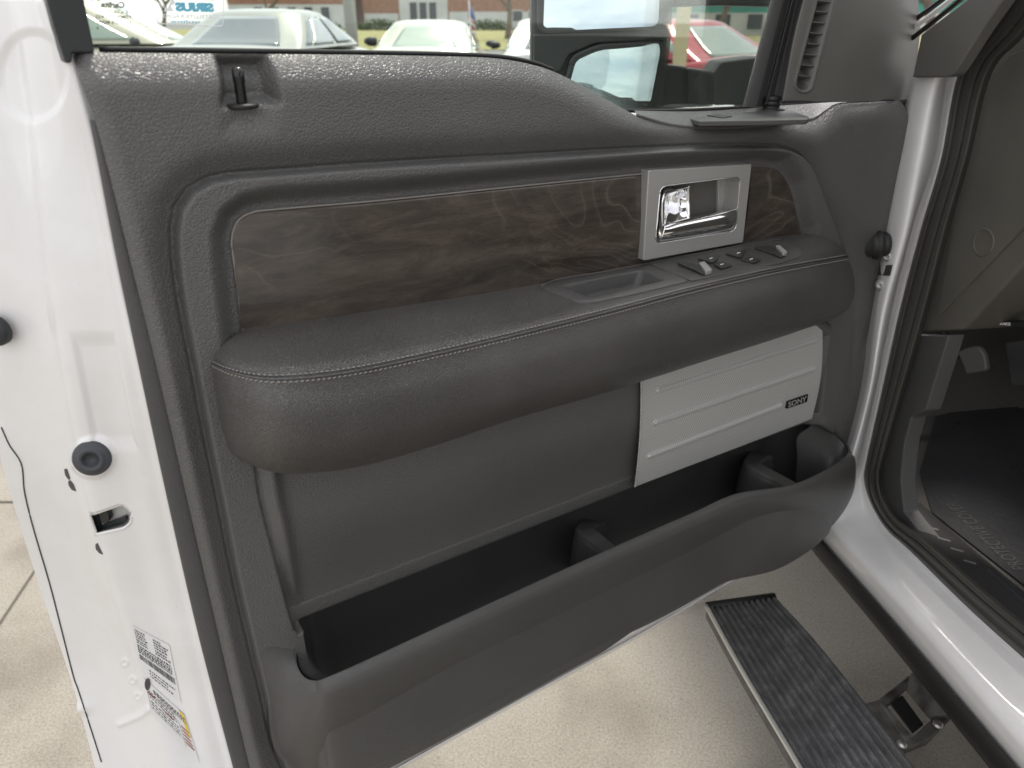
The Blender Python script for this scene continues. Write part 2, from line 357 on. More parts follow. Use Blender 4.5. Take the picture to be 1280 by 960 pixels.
M['cast'] = mat('cast_bracket', (.08, .076, .07), .6, .2, build=noisecol(30, [(.35, (.04, .038, .034)), (.65, (.13, .124, .11))]))

# ================================================================== TRUCK
hub = t2w(0, 0, 0)
truck = thing('pickup_truck', 'white pickup truck with its front door open, showing dark trim and burl wood', 'pickup truck', hub)
T = truck
# ---------------- door trim height field
def seg_dist(U, V, P, closed):
    P = np.asarray(P); n = len(P); best = np.full(U.shape, 1e9)
    for i in range(n if closed else n-1):
        a, b = P[i], P[(i+1) % n]; ab = b-a; L = ab@ab+1e-15
        t = np.clip(((U-a[0])*ab[0]+(V-a[1])*ab[1])/L, 0, 1)
        best = np.minimum(best, (U-a[0]-t*ab[0])**2+(V-a[1]-t*ab[1])**2)
    return np.sqrt(best)
def inside(U, V, P):
    P = np.asarray(P); r = np.zeros(U.shape, bool); n = len(P)
    for i in range(n):
        a, b = P[i], P[(i+1) % n]
        c = ((a[1] > V) != (b[1] > V))
        with np.errstate(divide='ignore', invalid='ignore'):
            x = (b[0]-a[0])*(V-a[1])/(b[1]-a[1]+1e-15)+a[0]
        r ^= c & (U < x)
    return r
def sdist(U, V, P):
    d = seg_dist(U, V, P, True); return np.where(inside(U, V, P), d, -d)
def ss(x, a, b):
    t = np.clip((x-a)/(b-a), 0, 1); return t*t*(3-2*t)
def UZ(pts, w=.01): return np.array([uz(p[0], p[1], w) for p in pts])
def smoothpoly(pts, w, n=60): return crl(UZ(pts, w), n)
Gc = [(400, 1060), (372, 1000), (345, 935), (330, 870), (313, 800), (297, 730), (281, 650), (259, 540), (241, 445), (230, 390), (221, 325), (221, 275), (232, 248), (252, 231), (285, 221), (360, 215), (480, 206),
      (640, 197), (790, 188), (880, 184), (947, 183), (985, 186), (1008, 197), (1022, 221), (1034, 255), (1047, 289), (1058, 335), (1064, 400), (1064, 450), (1060, 495), (1052, 530), (1046, 560), (1036, 620)]
Gp = smoothpoly(Gc, .01, 130)
Wd = UZ([(291, 320), (290, 295), (296, 277), (310, 267), (335, 261), (480, 249), (640, 232), (811, 214), (940, 205), (972, 209), (988, 235), (1001, 289), (1005, 340), (800, 385), (305, 455)], -.002)
Bd = np.vstack([crl(UZ([(317, 560), (325, 620), (340, 680), (357, 747), (368, 785)], .01), 20), UZ([(368, 785), (795, 612), (1017, 527), (1030, 405), (1000, 380)], .0)])
lipA, lipB = uz(374, 777, 0), uz(1017, 527, 0)
rec = UZ([(276, 74), (336, 74), (345, 126), (278, 131)], .004)
recb = UZ([(282, 128), (343, 127), (338, 160), (285, 162)], .012)
TOPC = [(92, 65), (240, 67), (400, 68), (540, 70), (620, 73), (670, 82), (700, 93), (730, 108), (760, 125), (785, 139), (805, 149), (840, 157), (890, 160), (950, 158), (1010, 152), (1032, 139), (1048, 130), (1090, 127), (1136, 125)]
LEFTC = [(92, 65), (101, 100), (120, 155), (141, 235), (162, 322), (194, 451), (233, 620), (270, 780), (305, 930), (330, 1030)]
RIGHTC = [(1136, 125), (1124, 176), (1113, 223), (1104, 281), (1097, 330), (1092, 380), (1086, 430), (1079, 480), (1070, 540), (1060, 600), (1045, 662)]
BOTC = [(330, 1030), (440, 978), (560, 916), (680, 850), (800, 785), (911, 721), (967, 692), (1010, 678), (1045, 662)]
def H(U, V, edge=None):
    dG = sdist(U, V, Gp)
    out = .012-.012*np.exp(-(dG/.016)**2)
    inn = .0125*np.ones_like(U)
    h = np.where(dG < 0, out, out*0+.0) ; h = out*(1-ss(dG, -.001, .004))+inn*ss(dG, -.001, .004)
    h -= .0035*np.exp(-((dG+.0006)/.0018)**2)
    dW = sdist(U, V, Wd)
    h = h - .018*ss(dW, -.024, -.003)
    # lower bolster
    dB = sdist(U, V, Bd)
    zl = lipA[1]+(U-lipA[0])*(lipB[1]-lipA[1])/(lipB[0]-lipA[0])
    t = (V-zl)/.20
    hb = -.006+.020*ss(t, .12, .75)-.010*np.exp(-((U-uz(345, 650)[0])/.03)**2)*0
    hb = hb+.008*np.exp(-((dB-.012)/.008)**2)*ss(t, .05, .3)
    k = ss(dB, -.001, .003)
    h = h*(1-k)+hb*k
    h -= .004*np.exp(-(dB/.0014)**2)*(V > zl)
    
    # lock pin recess
    dr = sdist(U, V, rec)
    h = h-.020*ss(dr, -.005, .007)
    dr2 = sdist(U, V, recb)
    h = h-.005*ss(dr2, -.010, .014)
    return h
def coons(top, left, right, bot, n, m):
    T_, B_ = crl(top, n), crl(bot, n); L_, R_ = crl(left, m), crl(right, m)   # left,right from top to bottom
    u = np.linspace(0, 1, n)[None, :, None]; v = np.linspace(0, 1, m)[:, None, None]
    P = (1-v)*T_[None]+v*B_[None]+(1-u)*L_[:, None]+u*R_[:, None]
    P -= (1-u)*(1-v)*T_[0]+u*(1-v)*T_[-1]+(1-u)*v*B_[0]+u*v*B_[-1]
    return P
edgew = -.004
bt, bl, br, bb = UZ(TOPC, -.006), UZ(LEFTC, 0), UZ(RIGHTC, -.012), UZ(BOTC, 0)
bl[0] = bt[0]; br[0] = bt[-1]; bb[0] = bl[-1]; bb[-1] = br[-1]
P2 = coons(bt, bl, br, bb, 820, 600)
U, V = P2[..., 0], P2[..., 1]
tp, lf, rg, bo = crl(bt, 150), crl(bl, 150), crl(br, 150), crl(bb, 150)
dt, dl, dr_, db = (seg_dist(U, V, q, False) for q in (tp, lf, rg, bo))
h = H(U, V)
h -= .018*np.clip(1-dt/.030, 0, 1)**2.2
h -= .012*np.clip(1-dl/.012, 0, 1)**2
h -= .024*np.clip(1-dr_/.030, 0, 1)**2
h -= .008*np.clip(1-db/.01, 0, 1)**2
def proj(p):
    q = np.asarray(p)-CAM; f = q[..., 1]*cp-q[..., 2]*sp; u = q[..., 1]*sp+q[..., 2]*cp
    return 640+F*q[..., 0]/f, 480-F*u/f
CAVP = UZ([(373, 778), (795, 610.5), (1017, 527.5), (1042, 543)], -.002)
CAVL = UZ([(373, 778), (371, 812), (377, 838), (430, 850)], -.004)
def hole(c):
    X, Y = proj(c); a = inside(X, Y, np.array([(817, 222), (934, 212), (928, 296), (811, 314)], float))
    u, z, _ = w2d(c); zl = np.interp(u, CAVP[:, 0], CAVP[:, 1])
    return a | ((z < zl+.006) & (z > zl-.2) & (u > CAVP[0, 0]) & (u < CAVP[-1, 0]))
trim = gobj('door_trim_panel', d2w(U, V, h), M['trim'], T, flip=True, drop=hole)
# back rim so that the panel has depth
def rimof(B, w0, name, par, m):
    Q = np.array([[d2w(b[0], b[1], w0), d2w(b[0], b[1], w0-.03)] for b in B]); return gobj(name, Q, m, par)
# ledge by the window (right of the belt hump)
led = loftlen([dpts([(795, 144), (840, 157), (890, 160), (950, 158), (1010, 152), (1032, 139), (1048, 130), (1090, 127), (1136, 125)], -.016)-Z*.012, dpts([(795, 144), (840, 157), (890, 160), (950, 158), (1010, 152), (1032, 139), (1048, 130), (1090, 127), (1136, 125)], -.006),
               dpts([(795, 141), (845, 152), (890, 154), (950, 151), (1010, 145), (1032, 135), (1048, 128.5), (1090, 126.5), (1136, 124)], -.012),
               dpts([(792, 138), (845, 139), (890, 138), (950, 134), (1005, 130), (1036, 128), (1062, 127), (1090, 125.5), (1130, 123)], -.034)], 60, 12)
gobj('window_ledge', led, M['trim'], T)
# left side flange strip
s_out = [(111, 150), (122, 205), (144, 319), (169, 439), (208, 620), (248, 795), (289, 951), (312, 1040)]
s_in = [(124, 150), (140, 215), (165, 322), (197, 445), (236, 620), (274, 785), (310, 935), (334, 1040)]
G = loftlen([dpts(s_out, -.014), dpts(s_out, -.008)+dD*.001, dpts([(a[0]*.5+b[0]*.5, a[1]*.5+b[1]*.5) for a, b in zip(s_out, s_in)], -.004), dpts(s_in, -.004), dpts(s_in, -.010)], 120, 20)
gobj('trim_flange', G, M['trim2'], T)
# pull cap at the top of the flange
# ---------------- lock pin
c = DW(303, 131, .004)
lathe('lock_bezel', c, Z, [(0, .001), (.0115, .001), (.0125, .0), (.0125, -.002), (.009, -.003)], M['black'], T)
lk = lathe('lock_knob', c, Z, [(.0043, -.004), (.0043, .016), (.0047, .018), (.0047, .024), (.004, .0268), (.0025, .028), (0, .0285)], M['blackg'], T, seg=20)
# ---------------- wood trim
def woodpiece(name, top, bot, n):
    a, b = dpts(top), dpts(bot)
    G = loftlen([a-nD*.006, a+nD*.0, a*.93+b*.07+nD*.0018, a*.5+b*.5+nD*.004, b], n, 26)
    return gobj(name, G, M['wood'], T)
wt = [(291, 316), (291, 292), (300, 273), (325, 264), (480, 250.5), (640, 233.5), (809, 217)]
w1 = woodpiece('wood_trim', [(291, 318, -.006), (289, 300, -.006), (293, 285, -.006), (301, 273, -.006), (316, 266, -.006), (340, 262.5, -.006), (480, 250.5, -.006), (640, 234, -.006), (811, 217, -.006)],
               [(303, 430, -.004), (304, 430, -.004), (306, 430, -.004), (312, 430, -.004), (325, 429, -.004), (350, 426, -.004), (482, 402, -.004), (642, 376, -.004), (803, 348, -.004)], 140)
w2 = woodpiece('wood_trim', [(938, 208, -.006), (960, 209, -.006), (975, 216, -.006), (988, 240, -.006), (1000, 289, -.006)], [(925, 320, -.004), (950, 318, -.004), (968, 316, -.004), (982, 314, -.004), (1000, 312, -.004)], 40)
tube('edge_line', dpts([(303.5, 412), (297, 360), (291, 318), (289.5, 300), (293, 284), (301, 272.5), (316, 265.5), (340, 262), (480, 250), (640, 233.5), (810, 216.5)], -.0035), .0009, M['thread'], w1, seg=6, n=200)
# ---------------- handle bezel
bz = [(811, 213), (940, 205), (929, 303), (804, 326)]
rc = [(825.5, 233), (925.5, 220.5), (920, 288.5), (819, 305)]
def ringplate(name, outer, inner, w1, w0, m, par, ro=2, ri=9, depth=.03):
    O = roundpoly(np.array(outer, float), ro, 9); I = roundpoly(np.array(inner, float), ri, 9)
    fo, fi = dpts(O, w1), dpts(I, w1)
    e = .0012
    co, ci = fo.mean(0), fi.mean(0)
    def shr(P, c, d): v = P-c; return P+v/np.linalg.norm(v, axis=1)[:, None]*d
    G = np.array([fo+nD*(w0-w1), fo-nD*e*1.2, fo-nD*e, shr(fo, co, -e*.3)-nD*e*.3, shr(fo, co, -e), shr(fo, co, -e*1.6), shr(fi, ci, e*2.2), shr(fi, ci, e*1.5), shr(fi, ci, e*.5)-nD*e*.3, fi-nD*e, fi-nD*e*1.4, fi-nD*depth*.5, shr(fi, ci, -.003)-nD*depth])
    return gobj(name, G, m, par, cv=True)
bez = ringplate('handle_bezel', bz, rc, .007, -.006, M['nickel'], T, depth=.028)
# bright lip round the recess
tube('bezel_lip', np.vstack([dpts(roundpoly(np.array(rc, float), 9, 9), .0062)]*1+[dpts(roundpoly(np.array(rc, float), 9, 9)[:1], .0062)]), .0009, M['chrome'], bez, seg=8)
I = roundpoly(np.array([(820, 228), (932, 215), (926, 294), (813, 310)], float), 9, 9)
f = dpts(I, -.0215)
prism('handle_recess', f, f-nD*.004, M['sail'], bez, 0)
# lighter side piece within the recess
f = dpts([(898, 222), (934, 218), (930, 292), (897, 290)], -.018); prism('recess_block', f, f-nD*.006, M['nickel'], bez, .001)
# chrome lever : paddle + bar
def leverG():
    # paddle: vertical curved sheet; wraps at left edge
    rows = []
    pad = dplate('lever', [(829, 236), (861, 231), (860.5, 262), (866, 270), (874, 273), (845, 276), (829, 285), (824, 280), (826, 250)], .004, -.012, M['chrome'], bez, bev=.0022, r=[6, 1, 2, 4, 1, 2, 2, 4, 3], seg=4)
    return pad
# dished paddle via loft
pc = [dpts([(824, 298, -.002), (824.5, 275, .003), (826.5, 248, .003), (831, 238, -.001), (838, 236, -.004)]),
      dpts([(828, 298, .004), (828.5, 277, .006), (830, 250, .005), (834, 241, .001), (842, 237, -.003)]),
      dpts([(833, 292, .002), (833, 275, .002), (836, 255, -.006), (839, 245, -.006), (848, 236, -.003)]),
      dpts([(846, 286, .002), (846, 272, -.003), (847, 257, -.012), (848, 246, -.012), (853, 235, -.003)]),
      dpts([(859, 282, .003), (858, 270, .000), (858, 258, -.006), (858, 247, -.007), (859, 233.5, -.002)]),
      dpts([(862, 281, .003), (861.5, 268, .002), (861, 256, -.001), (861, 245, -.002), (861.5, 232, -.001)]),
      dpts([(863, 281, -.004), (862.5, 268, -.006), (862, 256, -.01), (862, 245, -.01), (862.5, 232, -.008)])]
gobj('lever_paddle', loftgrid(pc, 40, 50), M['chrome'], bez, thick=.001)
bc = [dpts([(828, 283, -.006), (845, 278, -.006), (880, 270.5, -.006), (905, 265.5, -.006), (920, 262.5, -.006)]),
      dpts([(829, 282, .003), (846, 276.5, .005), (880, 269.5, .005), (905, 264.5, .005), (920.5, 261, .003)]),
      dpts([(830, 284, .009), (847, 279, .011), (880, 272.5, .011), (905, 267.5, .011), (920.5, 264, .008)]),
      dpts([(828, 292, .010), (846, 288, .013), (880, 282, .013), (905, 277.5, .013), (919.5, 274, .010)]),
      dpts([(825, 299, .008), (845, 296, .011), (880, 290.5, .011), (903, 286, .011), (916, 283, .008)]),
      dpts([(824, 302, .002), (843, 299, .003), (880, 293.5, .003), (902, 289.5, .003), (913, 287, .002)]),
      dpts([(824, 302, -.006), (843, 299, -.006), (880, 293.5, -.006), (902, 289.5, -.006), (913, 287, -.006)])]
gobj('lever_bar', loftgrid(bc, 50, 50), M['chrome'], bez, thick=.001)
f = dpts([(920.5, 262), (920, 275), (916, 284), (913, 287)], .004)

# ---------------- armrest
A = []
ra0 = [(303, 424, -.004), (290, 428, .0), (304, 415, -.004), (400, 398, -.004), (520, 380, -.004), (640, 361, -.004), (805, 329, -.004), (932, 303, -.004), (990, 292, -.004), (1030, 293, -.004), (1048, 300, -.006)]
arm_rows = [
 [(278, 428, -.004), (300, 414, -.004), (340, 407, -.004), (430, 393.5, -.004), (530, 378, -.004), (640, 360.5, -.004), (760, 338, -.004), (870, 315, -.004), (960, 297, -.004), (1015, 292, -.004), (1042, 300, -.006)],
 [(271, 431, .002), (293, 425, .015), (340, 421, .025), (430, 408, .025), (530, 391, .025), (640, 373, .025), (760, 350, .025), (870, 326, .025), (960, 306, .025), (1020, 297, .02), (1048, 303, .004)],
 [(266, 437, .004), (291, 439, .030), (340, 440, .052), (430, 429, .054), (530, 411, .054), (640, 391, .054), (760, 364.5, .054), (870, 339, .054), (965, 317, .052), (1026, 304, .034), (1053, 308, .008)],
 [(263, 444, .005), (290, 452, .042), (341, 457, .072), (430, 448, .075), (530, 429, .075), (640, 406, .075), (760, 378, .075), (870, 351, .075), (970, 327, .072), (1031, 313, .044), (1056, 313, .010)],
 [(261.5, 451, .005), (292, 464, .048), (345, 472, .082), (432, 464, .086), (530, 444, .086), (640, 418, .086), (760, 388, .086), (870, 359, .086), (972, 336, .082), (1034, 325, .050), (1059, 320, .010)],
 [(261.5, 458, .005), (292.5, 472, .050), (345, 482, .086), (432, 474, .089), (530, 454, .089), (640, 428, .089), (760, 398, .089), (872, 368, .089), (973, 344, .085), (1036, 331, .052), (1061, 326, .010)],
 [(264, 483, .005), (295, 500, .054), (349, 517, .094), (436, 510, .097), (532, 489, .097), (641, 464, .097), (762, 434, .097), (876, 401, .097), (980, 371, .092), (1042, 352, .058), (1066, 340, .010)],
 [(270, 520, .004), (299, 540, .050), (352, 558, .090), (438, 553, .093), (534, 530, .093), (642, 500, .093), (764, 466, .093), (880, 432, .093), (985, 400, .086), (1046, 377, .052), (1069, 358, .008)],
 [(277, 550, .002), (303, 568, .038), (354, 584, .072), (440, 580, .075), (536, 555, .075), (643, 520, .075), (765, 485, .075), (882, 448.5, .075), (988, 415, .068), (1048, 392, .040), (1069, 370, .004)],
 [(283, 563, -.002), (308, 578, .025), (356, 592, .050), (441, 584.5, .054), (537, 558.5, .054), (644, 522.5, .054), (766, 487, .054), (883, 449.5, .054), (988, 416, .048), (1047, 394, .026), (1067, 376, .0)],
 [(292, 572, -.012), (312, 580, -.005), (357, 585, .0), (441, 575, .0), (537, 548, .0), (644, 510, .0), (766, 474, .0), (883, 437, .0), (985, 405, .0), (1042, 388, -.005), (1060, 375, -.012)]]
AG = loftgrid([dpts(r) for r in arm_rows], 260, 150)
arm = gobj('armrest', AG, M['arm'], T)
def bvh(o):
    me = o.data; return BVHTree.FromPolygons([v.co.copy() for v in me.vertices], [tuple(p.vertices) for p in me.polygons])
abvh = bvh(arm)
def hit(px, py, B=None, lift=0.0):
    r = Vector(ray(px, py)).normalized(); h_ = (B or abvh).ray_cast(Vector(CAM), r)
    if h_[0] is None: return None, None
    n = h_[1] if h_[1].dot(r) < 0 else -h_[1]
    return np.array(h_[0])+np.array(n)*lift, np.array(n)
# seam and stitches along the armrest, following the surface rows
def arow(k): # k in row units
    return np.array([cr(np.array([cr(dpts(r), 260)[j] for r in arm_rows]), 1, tt=np.array([k]))[0] for j in range(260)])
gridN = np.array([cr(dpts(r), 260) for r in arm_rows])
def arow(k): return np.array([cr(gridN[:, j], 1, tt=np.array([k]))[0] for j in range(260)])
def onorm(a, b):  # normal from neighbouring rows
    t = np.gradient(a, axis=0); n = np.cross(t, b-a); n /= np.linalg.norm(n, axis=1)[:, None]+1e-12
    return np.where((n@nD)[:, None] < 0, -n, n)
r5, r52 = arow(4.02), arow(4.25)
nn = onorm(r5, r52)
tube('seam', r5+nn*.0003, .0012, M['black'], arm, seg=8)
tube('seam_welt', arow(4.22)+nn*.0002, .0014, M['arm'], arm, seg=8)
def stitches(k, name, pitch=.0048, ln=.0034, r=.00075, zig=0):
    P, Q = arow(k), arow(k+.1); nn_ = onorm(P, Q); P = P+nn_*.0005
    s = np.r_[0, np.cumsum(np.linalg.norm(np.diff(P, axis=0), axis=1))]; V_, F_ = [], []
    for q in np.arange(.004, s[-1]-.004, pitch):
        def at(x, A_): return np.array([np.interp(x, s, A_[:, j]) for j in range(3)])
        a, b, n_ = at(q, P), at(q+ln, P), at(q, nn_)
        d = (b-a)/np.linalg.norm(b-a); side = np.cross(d, n_)
        a = a+side*zig; b = b-side*zig
        base = len(V_)
        for (p, sc) in ((a, .35), ((a+b)/2+n_*r*.6, 1), (b, .35)):
            for j in range(6): V_.append(p+(math.cos(j*math.pi/3)*side+math.sin(j*math.pi/3)*n_)*r*sc)
        for i in range(2):
            for j in range(6): F_.append((base+i*6+j, base+i*6+(j+1) % 6, base+(i+1)*6+(j+1) % 6, base+(i+1)*6+j))
    return pdata(name, V_, F_, M['thread'], arm)
stitches(3.80, 'stitching'); stitches(4.75, 'stitching', zig=.0004)
# ---------------- switch panel on the armrest
def armpts(px, lift): return np.array([hit(p[0], p[1], lift=lift)[0] for p in px])
_, ntop = hit(800, 350)
def topplate(name, px, lift, depth, m, par, r=0, bev=.0006, **k):
    P = np.array(px, float)
    if (np.ndim(r) > 0) or r > 0: P = roundpoly(P, r, 6)
    a = armpts(P, lift); return prism(name, a, a-ntop*depth, m, par, bev, **k)
def radial(poly, cen, n=96):
    """resample a star-shaped polygon by angle round cen (pixel plane stretched x:1 y:4)"""
    P = (np.asarray(poly, float)-cen)*np.array([1, 3.5]); out = []
    for a in np.linspace(0, 2*math.pi, n, endpoint=False):
        d = np.array([math.cos(a), math.sin(a)]); best = 0
        for i in range(len(P)):
            p, q = P[i], P[(i+1) % len(P)]; e = q-p; den = d[0]*e[1]-d[1]*e[0]
            if abs(den) < 1e-9: continue
            t = (p[0]*e[1]-p[1]*e[0])/den; u = (p[0]*d[1]-p[1]*d[0])/den
            if t > 0 and -1e-6 <= u <= 1+1e-6: best = max(best, t)
        out.append(d*best)
    return np.array(out)/np.array([1, 3.5])+cen
SPL = roundpoly(np.array([(673, 360), (700, 351), (760, 341), (810, 331.5), (862, 352.5), (790, 369.5), (745, 379), (726, 380)], float), [5, 0, 0, 1, 1, 0, 8, 8], 5)
BIN = roundpoly(np.array([(703, 359), (750, 349), (802, 339), (833, 351.5), (785, 362), (737, 373)], float), [5, 0, 7, 6, 0, 7], 6)
cen = np.array([766, 357.0]); ra, rb = radial(SPL, cen), radial(BIN, cen)
a = armpts(ra, 0); b = armpts(rb, 0); cb = b.mean(0)
up = ntop
G = np.array([a-up*.002, a+up*.0012, a+(cb-a)*.012+up*.0018, a*.1+b*.9+up*.0016, b+up*.0012, b+(cb-b)*.03-up*.001, b+(cb-b)*.10-up*.013, b+(cb-b)*.2-up*.018, b+(cb-b)*.6-up*.019, b+(cb-b)*.99-up*.019])
gobj('switch_panel', G, M['pocket'], T, cv=True, label='open finger bin moulded in the top of the armrest')
# cut the armrest skin where the bin goes down
def proj(p):
    q = np.asarray(p)-CAM; f = q[..., 1]*cp-q[..., 2]*sp; u = q[..., 1]*sp+q[..., 2]*cp
    return 640+F*q[..., 0]/f, 480-F*u/f
bm = bmesh.new(); bm.from_mesh(arm.data)
cs = np.array([tuple(f.calc_center_median()) for f in bm.faces]); X, Y = proj(cs)
small = cen+(rb-cen)*1.0
kill = inside(X, Y, small) & (w2d(cs)[2] > .001)
bmf = list(bm.faces); bmesh.ops.delete(bm, geom=[bmf[i] for i in np.where(kill)[0]], context='FACES')
bm.to_mesh(arm.data); bm.free()
def topplate(name, px, lift, depth, m, par, r=0, bev=.0006, **k):
    P = np.array(px, float)
    if (np.ndim(r) > 0) or r > 0: P = roundpoly(P, r, 6)
    a = armpts(P, lift); return prism(name, a, a-ntop*depth, m, par, bev, **k)
swp = topplate('switch_panel', [(811.5, 331.3), (880, 317.5), (962, 303), (979, 302.5), (1001, 312), (1001, 321), (975, 329.5), (864, 352.3)], .0018, .004, M['pocket'], T, r=[1, 0, 0, 9, 9, 9, 9, 1], label='black window and lock switch panel with small silver rocker tabs')
e = crl(np.array([(676, 359), (700, 350.2), (760, 340.2), (820, 328.5), (880, 316.7), (962, 302.2), (979, 302)], float), 80)
tube('panel_rim', armpts(e, .0014), .0012, M['arm'], arm, seg=8)
# switches : rocker with raised tab
def rocker(base, tab, par, hi=.006):
    o = topplate('window_switch', base, .0030, .002, M['swb'], par, r=1.5, bev=.0004)
    if tab is not None: topplate('switch_tab', tab, hi, .005, M['nickel'], o, r=1.2, bev=.0005)
    return o
rocker([(846, 331), (852, 329.5), (874, 333), (876, 337), (888, 343), (878, 345.5), (868, 340)], [(873, 333.5), (880, 332), (889, 342.5), (881, 345)], swp, .0058)
rocker([(942, 311.5), (956, 309), (971, 312), (981, 321), (975, 323.5), (966, 319)], [(968, 312), (973, 311), (982, 320), (977, 322)], swp, .0058)
for q in ([(872, 325.5), (899, 320), (896, 327), (890, 331)], [(906, 319), (933, 313.5), (930, 320), (925, 324)], [(891, 332), (904, 329.5), (915, 334), (901, 338)], [(925, 326), (938, 323.5), (951, 327), (942, 330.5)]):
    o = topplate('lock_switch', q, .0030, .002, M['swb'], swp, r=1.5, bev=.0004)
    cx, cy = np.mean(q, axis=0); topplate('switch_mark', [(cx-3.2, cy+.1), (cx+.8, cy-.9), (cx+1.4, cy-.5), (cx-2.6, cy+.6)], .0034, .001, M['label'], o, bev=0)

# ---------------- speaker grille
gt = [(801, 477), (860, 458), (920, 438), (975, 420), (1030, 404)]
gb = [(793, 609), (850, 587), (905, 566), (960, 545), (1017, 523)]
gl_w = .015
GT, GB = crl(dpts([(p[0], p[1], .020) for p in gt]), 260), crl(dpts([(p[0], p[1], .006) for p in gb]), 260)
v = np.linspace(0, 1, 150)[:, None, None]; GG = GT[None]*(1-v)+GB[None]*v
x_ = np.linspace(0, 1, 260)[None, :, None]
# bow of the right edge
GG = GG+dD*(.006*np.sin(v*math.pi)*x_)
u_, z_, w_ = w2d(GG)
w_ = w_+.004*np.sin(v[..., 0]*math.pi)
for (a0, a1) in (((820, 486), (1017, 424)), ((818, 527), (1015, 461)), ((813, 571), (977, 508))):
    sg = np.array([uz(*a0, .016), uz(*a1, .016)]); d = seg_dist(u_, z_, sg, False); w_ = w_+.0035*(1-ss(d, .002, .0052))
# bead along the left edge, roll at border
de = (x_[..., 0])*.29
w_ = w_+.0015*(1-ss(de, .0, .003)); w_ = w_-.004*(1-ss(1-x_[..., 0], 0, .012))
grl = gobj('speaker_grille', d2w(u_, z_, w_), M['grille'], T, flip=True, thick=.002)
# badge
bq = [(984.5, 502), (1010.5, 493), (1009, 502.5), (983.5, 511)]
bd = dplate('speaker_badge', bq, .0165, .011, M['blackg'], grl, bev=.0004)
o0 = DW(997, 502, .0169); xd = DW(1010, 497.6, .0169)-DW(984, 506.5, .0169); yv = DW(997.4, 497.4, .0169)-DW(996.8, 506.4, .0169)
text('badge_lettering', 'SONY', .01, o0, xd, yv, M['nickel'], bd, bold=.0002, fit=(np.linalg.norm(xd)*.88, np.linalg.norm(yv)*.72))

# ---------------- map pocket
lip = [(371, 766, -.016), (369, 808, .009), (374, 838, .030), (391, 853, .052), (425, 843, .070), (560, 781, .080), (695, 719, .080), (800, 672, .080), (867, 643, .080), (922, 619, .084), (985, 609, .094), (1020, 596, .090), (1051, 578, .070), (1062, 566, .045), (1056, 553, .020), (1040, 539, .004)]
bot = [(314, 748, -.008), (322, 800, .011), (333, 870, .010), (352, 950, .010), (430, 978, .016), (560, 902, .018), (700, 826, .020), (805, 771, .020), (865, 738, .022), (925, 710, .024), (985, 692, .026), (1020, 676, .026), (1046, 658, .018), (1061, 632, .004), (1067, 608, -.010), (1068, 590, -.016)]
LB, BB = dpts(lip), dpts(bot)
n16 = len(lip); bul = np.array([.0, .0015, .009, .016, .018, .018, .018, .018, .018, .018, .016, .016, .016, .016, .012, .006])[:, None]
def mid(t, b): return LB*(1-t)+BB*t+nD*bul*b
und = np.array([0, 0, .002, .006, .012] + [.014]*8 + [.012, .008, .004])[:, None]
und[0] = 0
inwall = LB-nD*.0045-Z*.003
cenl = LB[4:12].mean(0)
rows = [inwall-Z*.16, inwall-Z*.06, inwall-Z*.012, LB-nD*.0035-Z*.0005, LB+Z*.0006, mid(.03, .40), mid(.09, .66), mid(.25, .80), mid(.55, .72), mid(.80, .36), mid(.93, .06), BB, BB-nD*und*1.0-Z*.002, BB-nD*(und+.012)]
PG = loftgrid(rows, 300, 170)
pk = gobj('map_pocket', PG, M['pocket'], T, flip=False)
# floor inside the shell, the shade of the deep pocket put into its colour
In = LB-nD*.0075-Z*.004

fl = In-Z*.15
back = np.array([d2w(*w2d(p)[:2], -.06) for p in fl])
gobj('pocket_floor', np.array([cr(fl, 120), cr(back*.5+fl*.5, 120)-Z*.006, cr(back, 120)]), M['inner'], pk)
bk = dpts([(371, 778, -.0035), (480, 733, -.0035), (640, 668, -.0035), (795, 610, -.0035), (905, 567, -.0035), (1018, 527, -.0035)])
BKT = crl(bk, 60)
q_ = np.linspace(0, 1, 60); kx = ss(q_, 0, .06)*ss(1-q_, 0, .06)
EU = np.interp(q_, [0, .62, .95, 1], CAVP[:, 0]-np.array([.007, 0, 0, 0])); EZ = np.interp(q_, [0, .62, .95, 1], CAVP[:, 1])
def Hc(dz): return H(EU, EZ+dz)
EW = Hc(.012)-.003
est = np.array([d2w(EU, EZ+.024, Hc(.024)-.001), d2w(EU, EZ+.019, Hc(.019)+.0006), d2w(EU, EZ+.010, Hc(.014)+.0008), d2w(EU, EZ+.003, Hc(.012)+.0004), d2w(EU, EZ, Hc(.012)-.001), d2w(EU, EZ-.0015, Hc(.012)-.004), d2w(EU, EZ-.0015, Hc(.012)-.012)])
gobj('pocket_edge', np.array([cr(est[:, j], 30) for j in range(60)]), M['trim'], pk)
c0 = d2w(EU, EZ, EW)
cav = np.array([c0+Z*.003-nD*.003, c0-Z*.001-nD*.002, c0-nD*(.012*kx+.003)[:, None]-Z*.0015, c0-nD*(.045*kx+.004)[:, None]-Z*.006, c0-nD*(.052*kx+.004)[:, None]-Z*.02, c0-nD*(.052*kx+.004)[:, None]-Z*.08, c0-nD*(.052*kx+.004)[:, None]-Z*.17])
gobj('pocket_back_wall', cav, M['pocket'], pk)
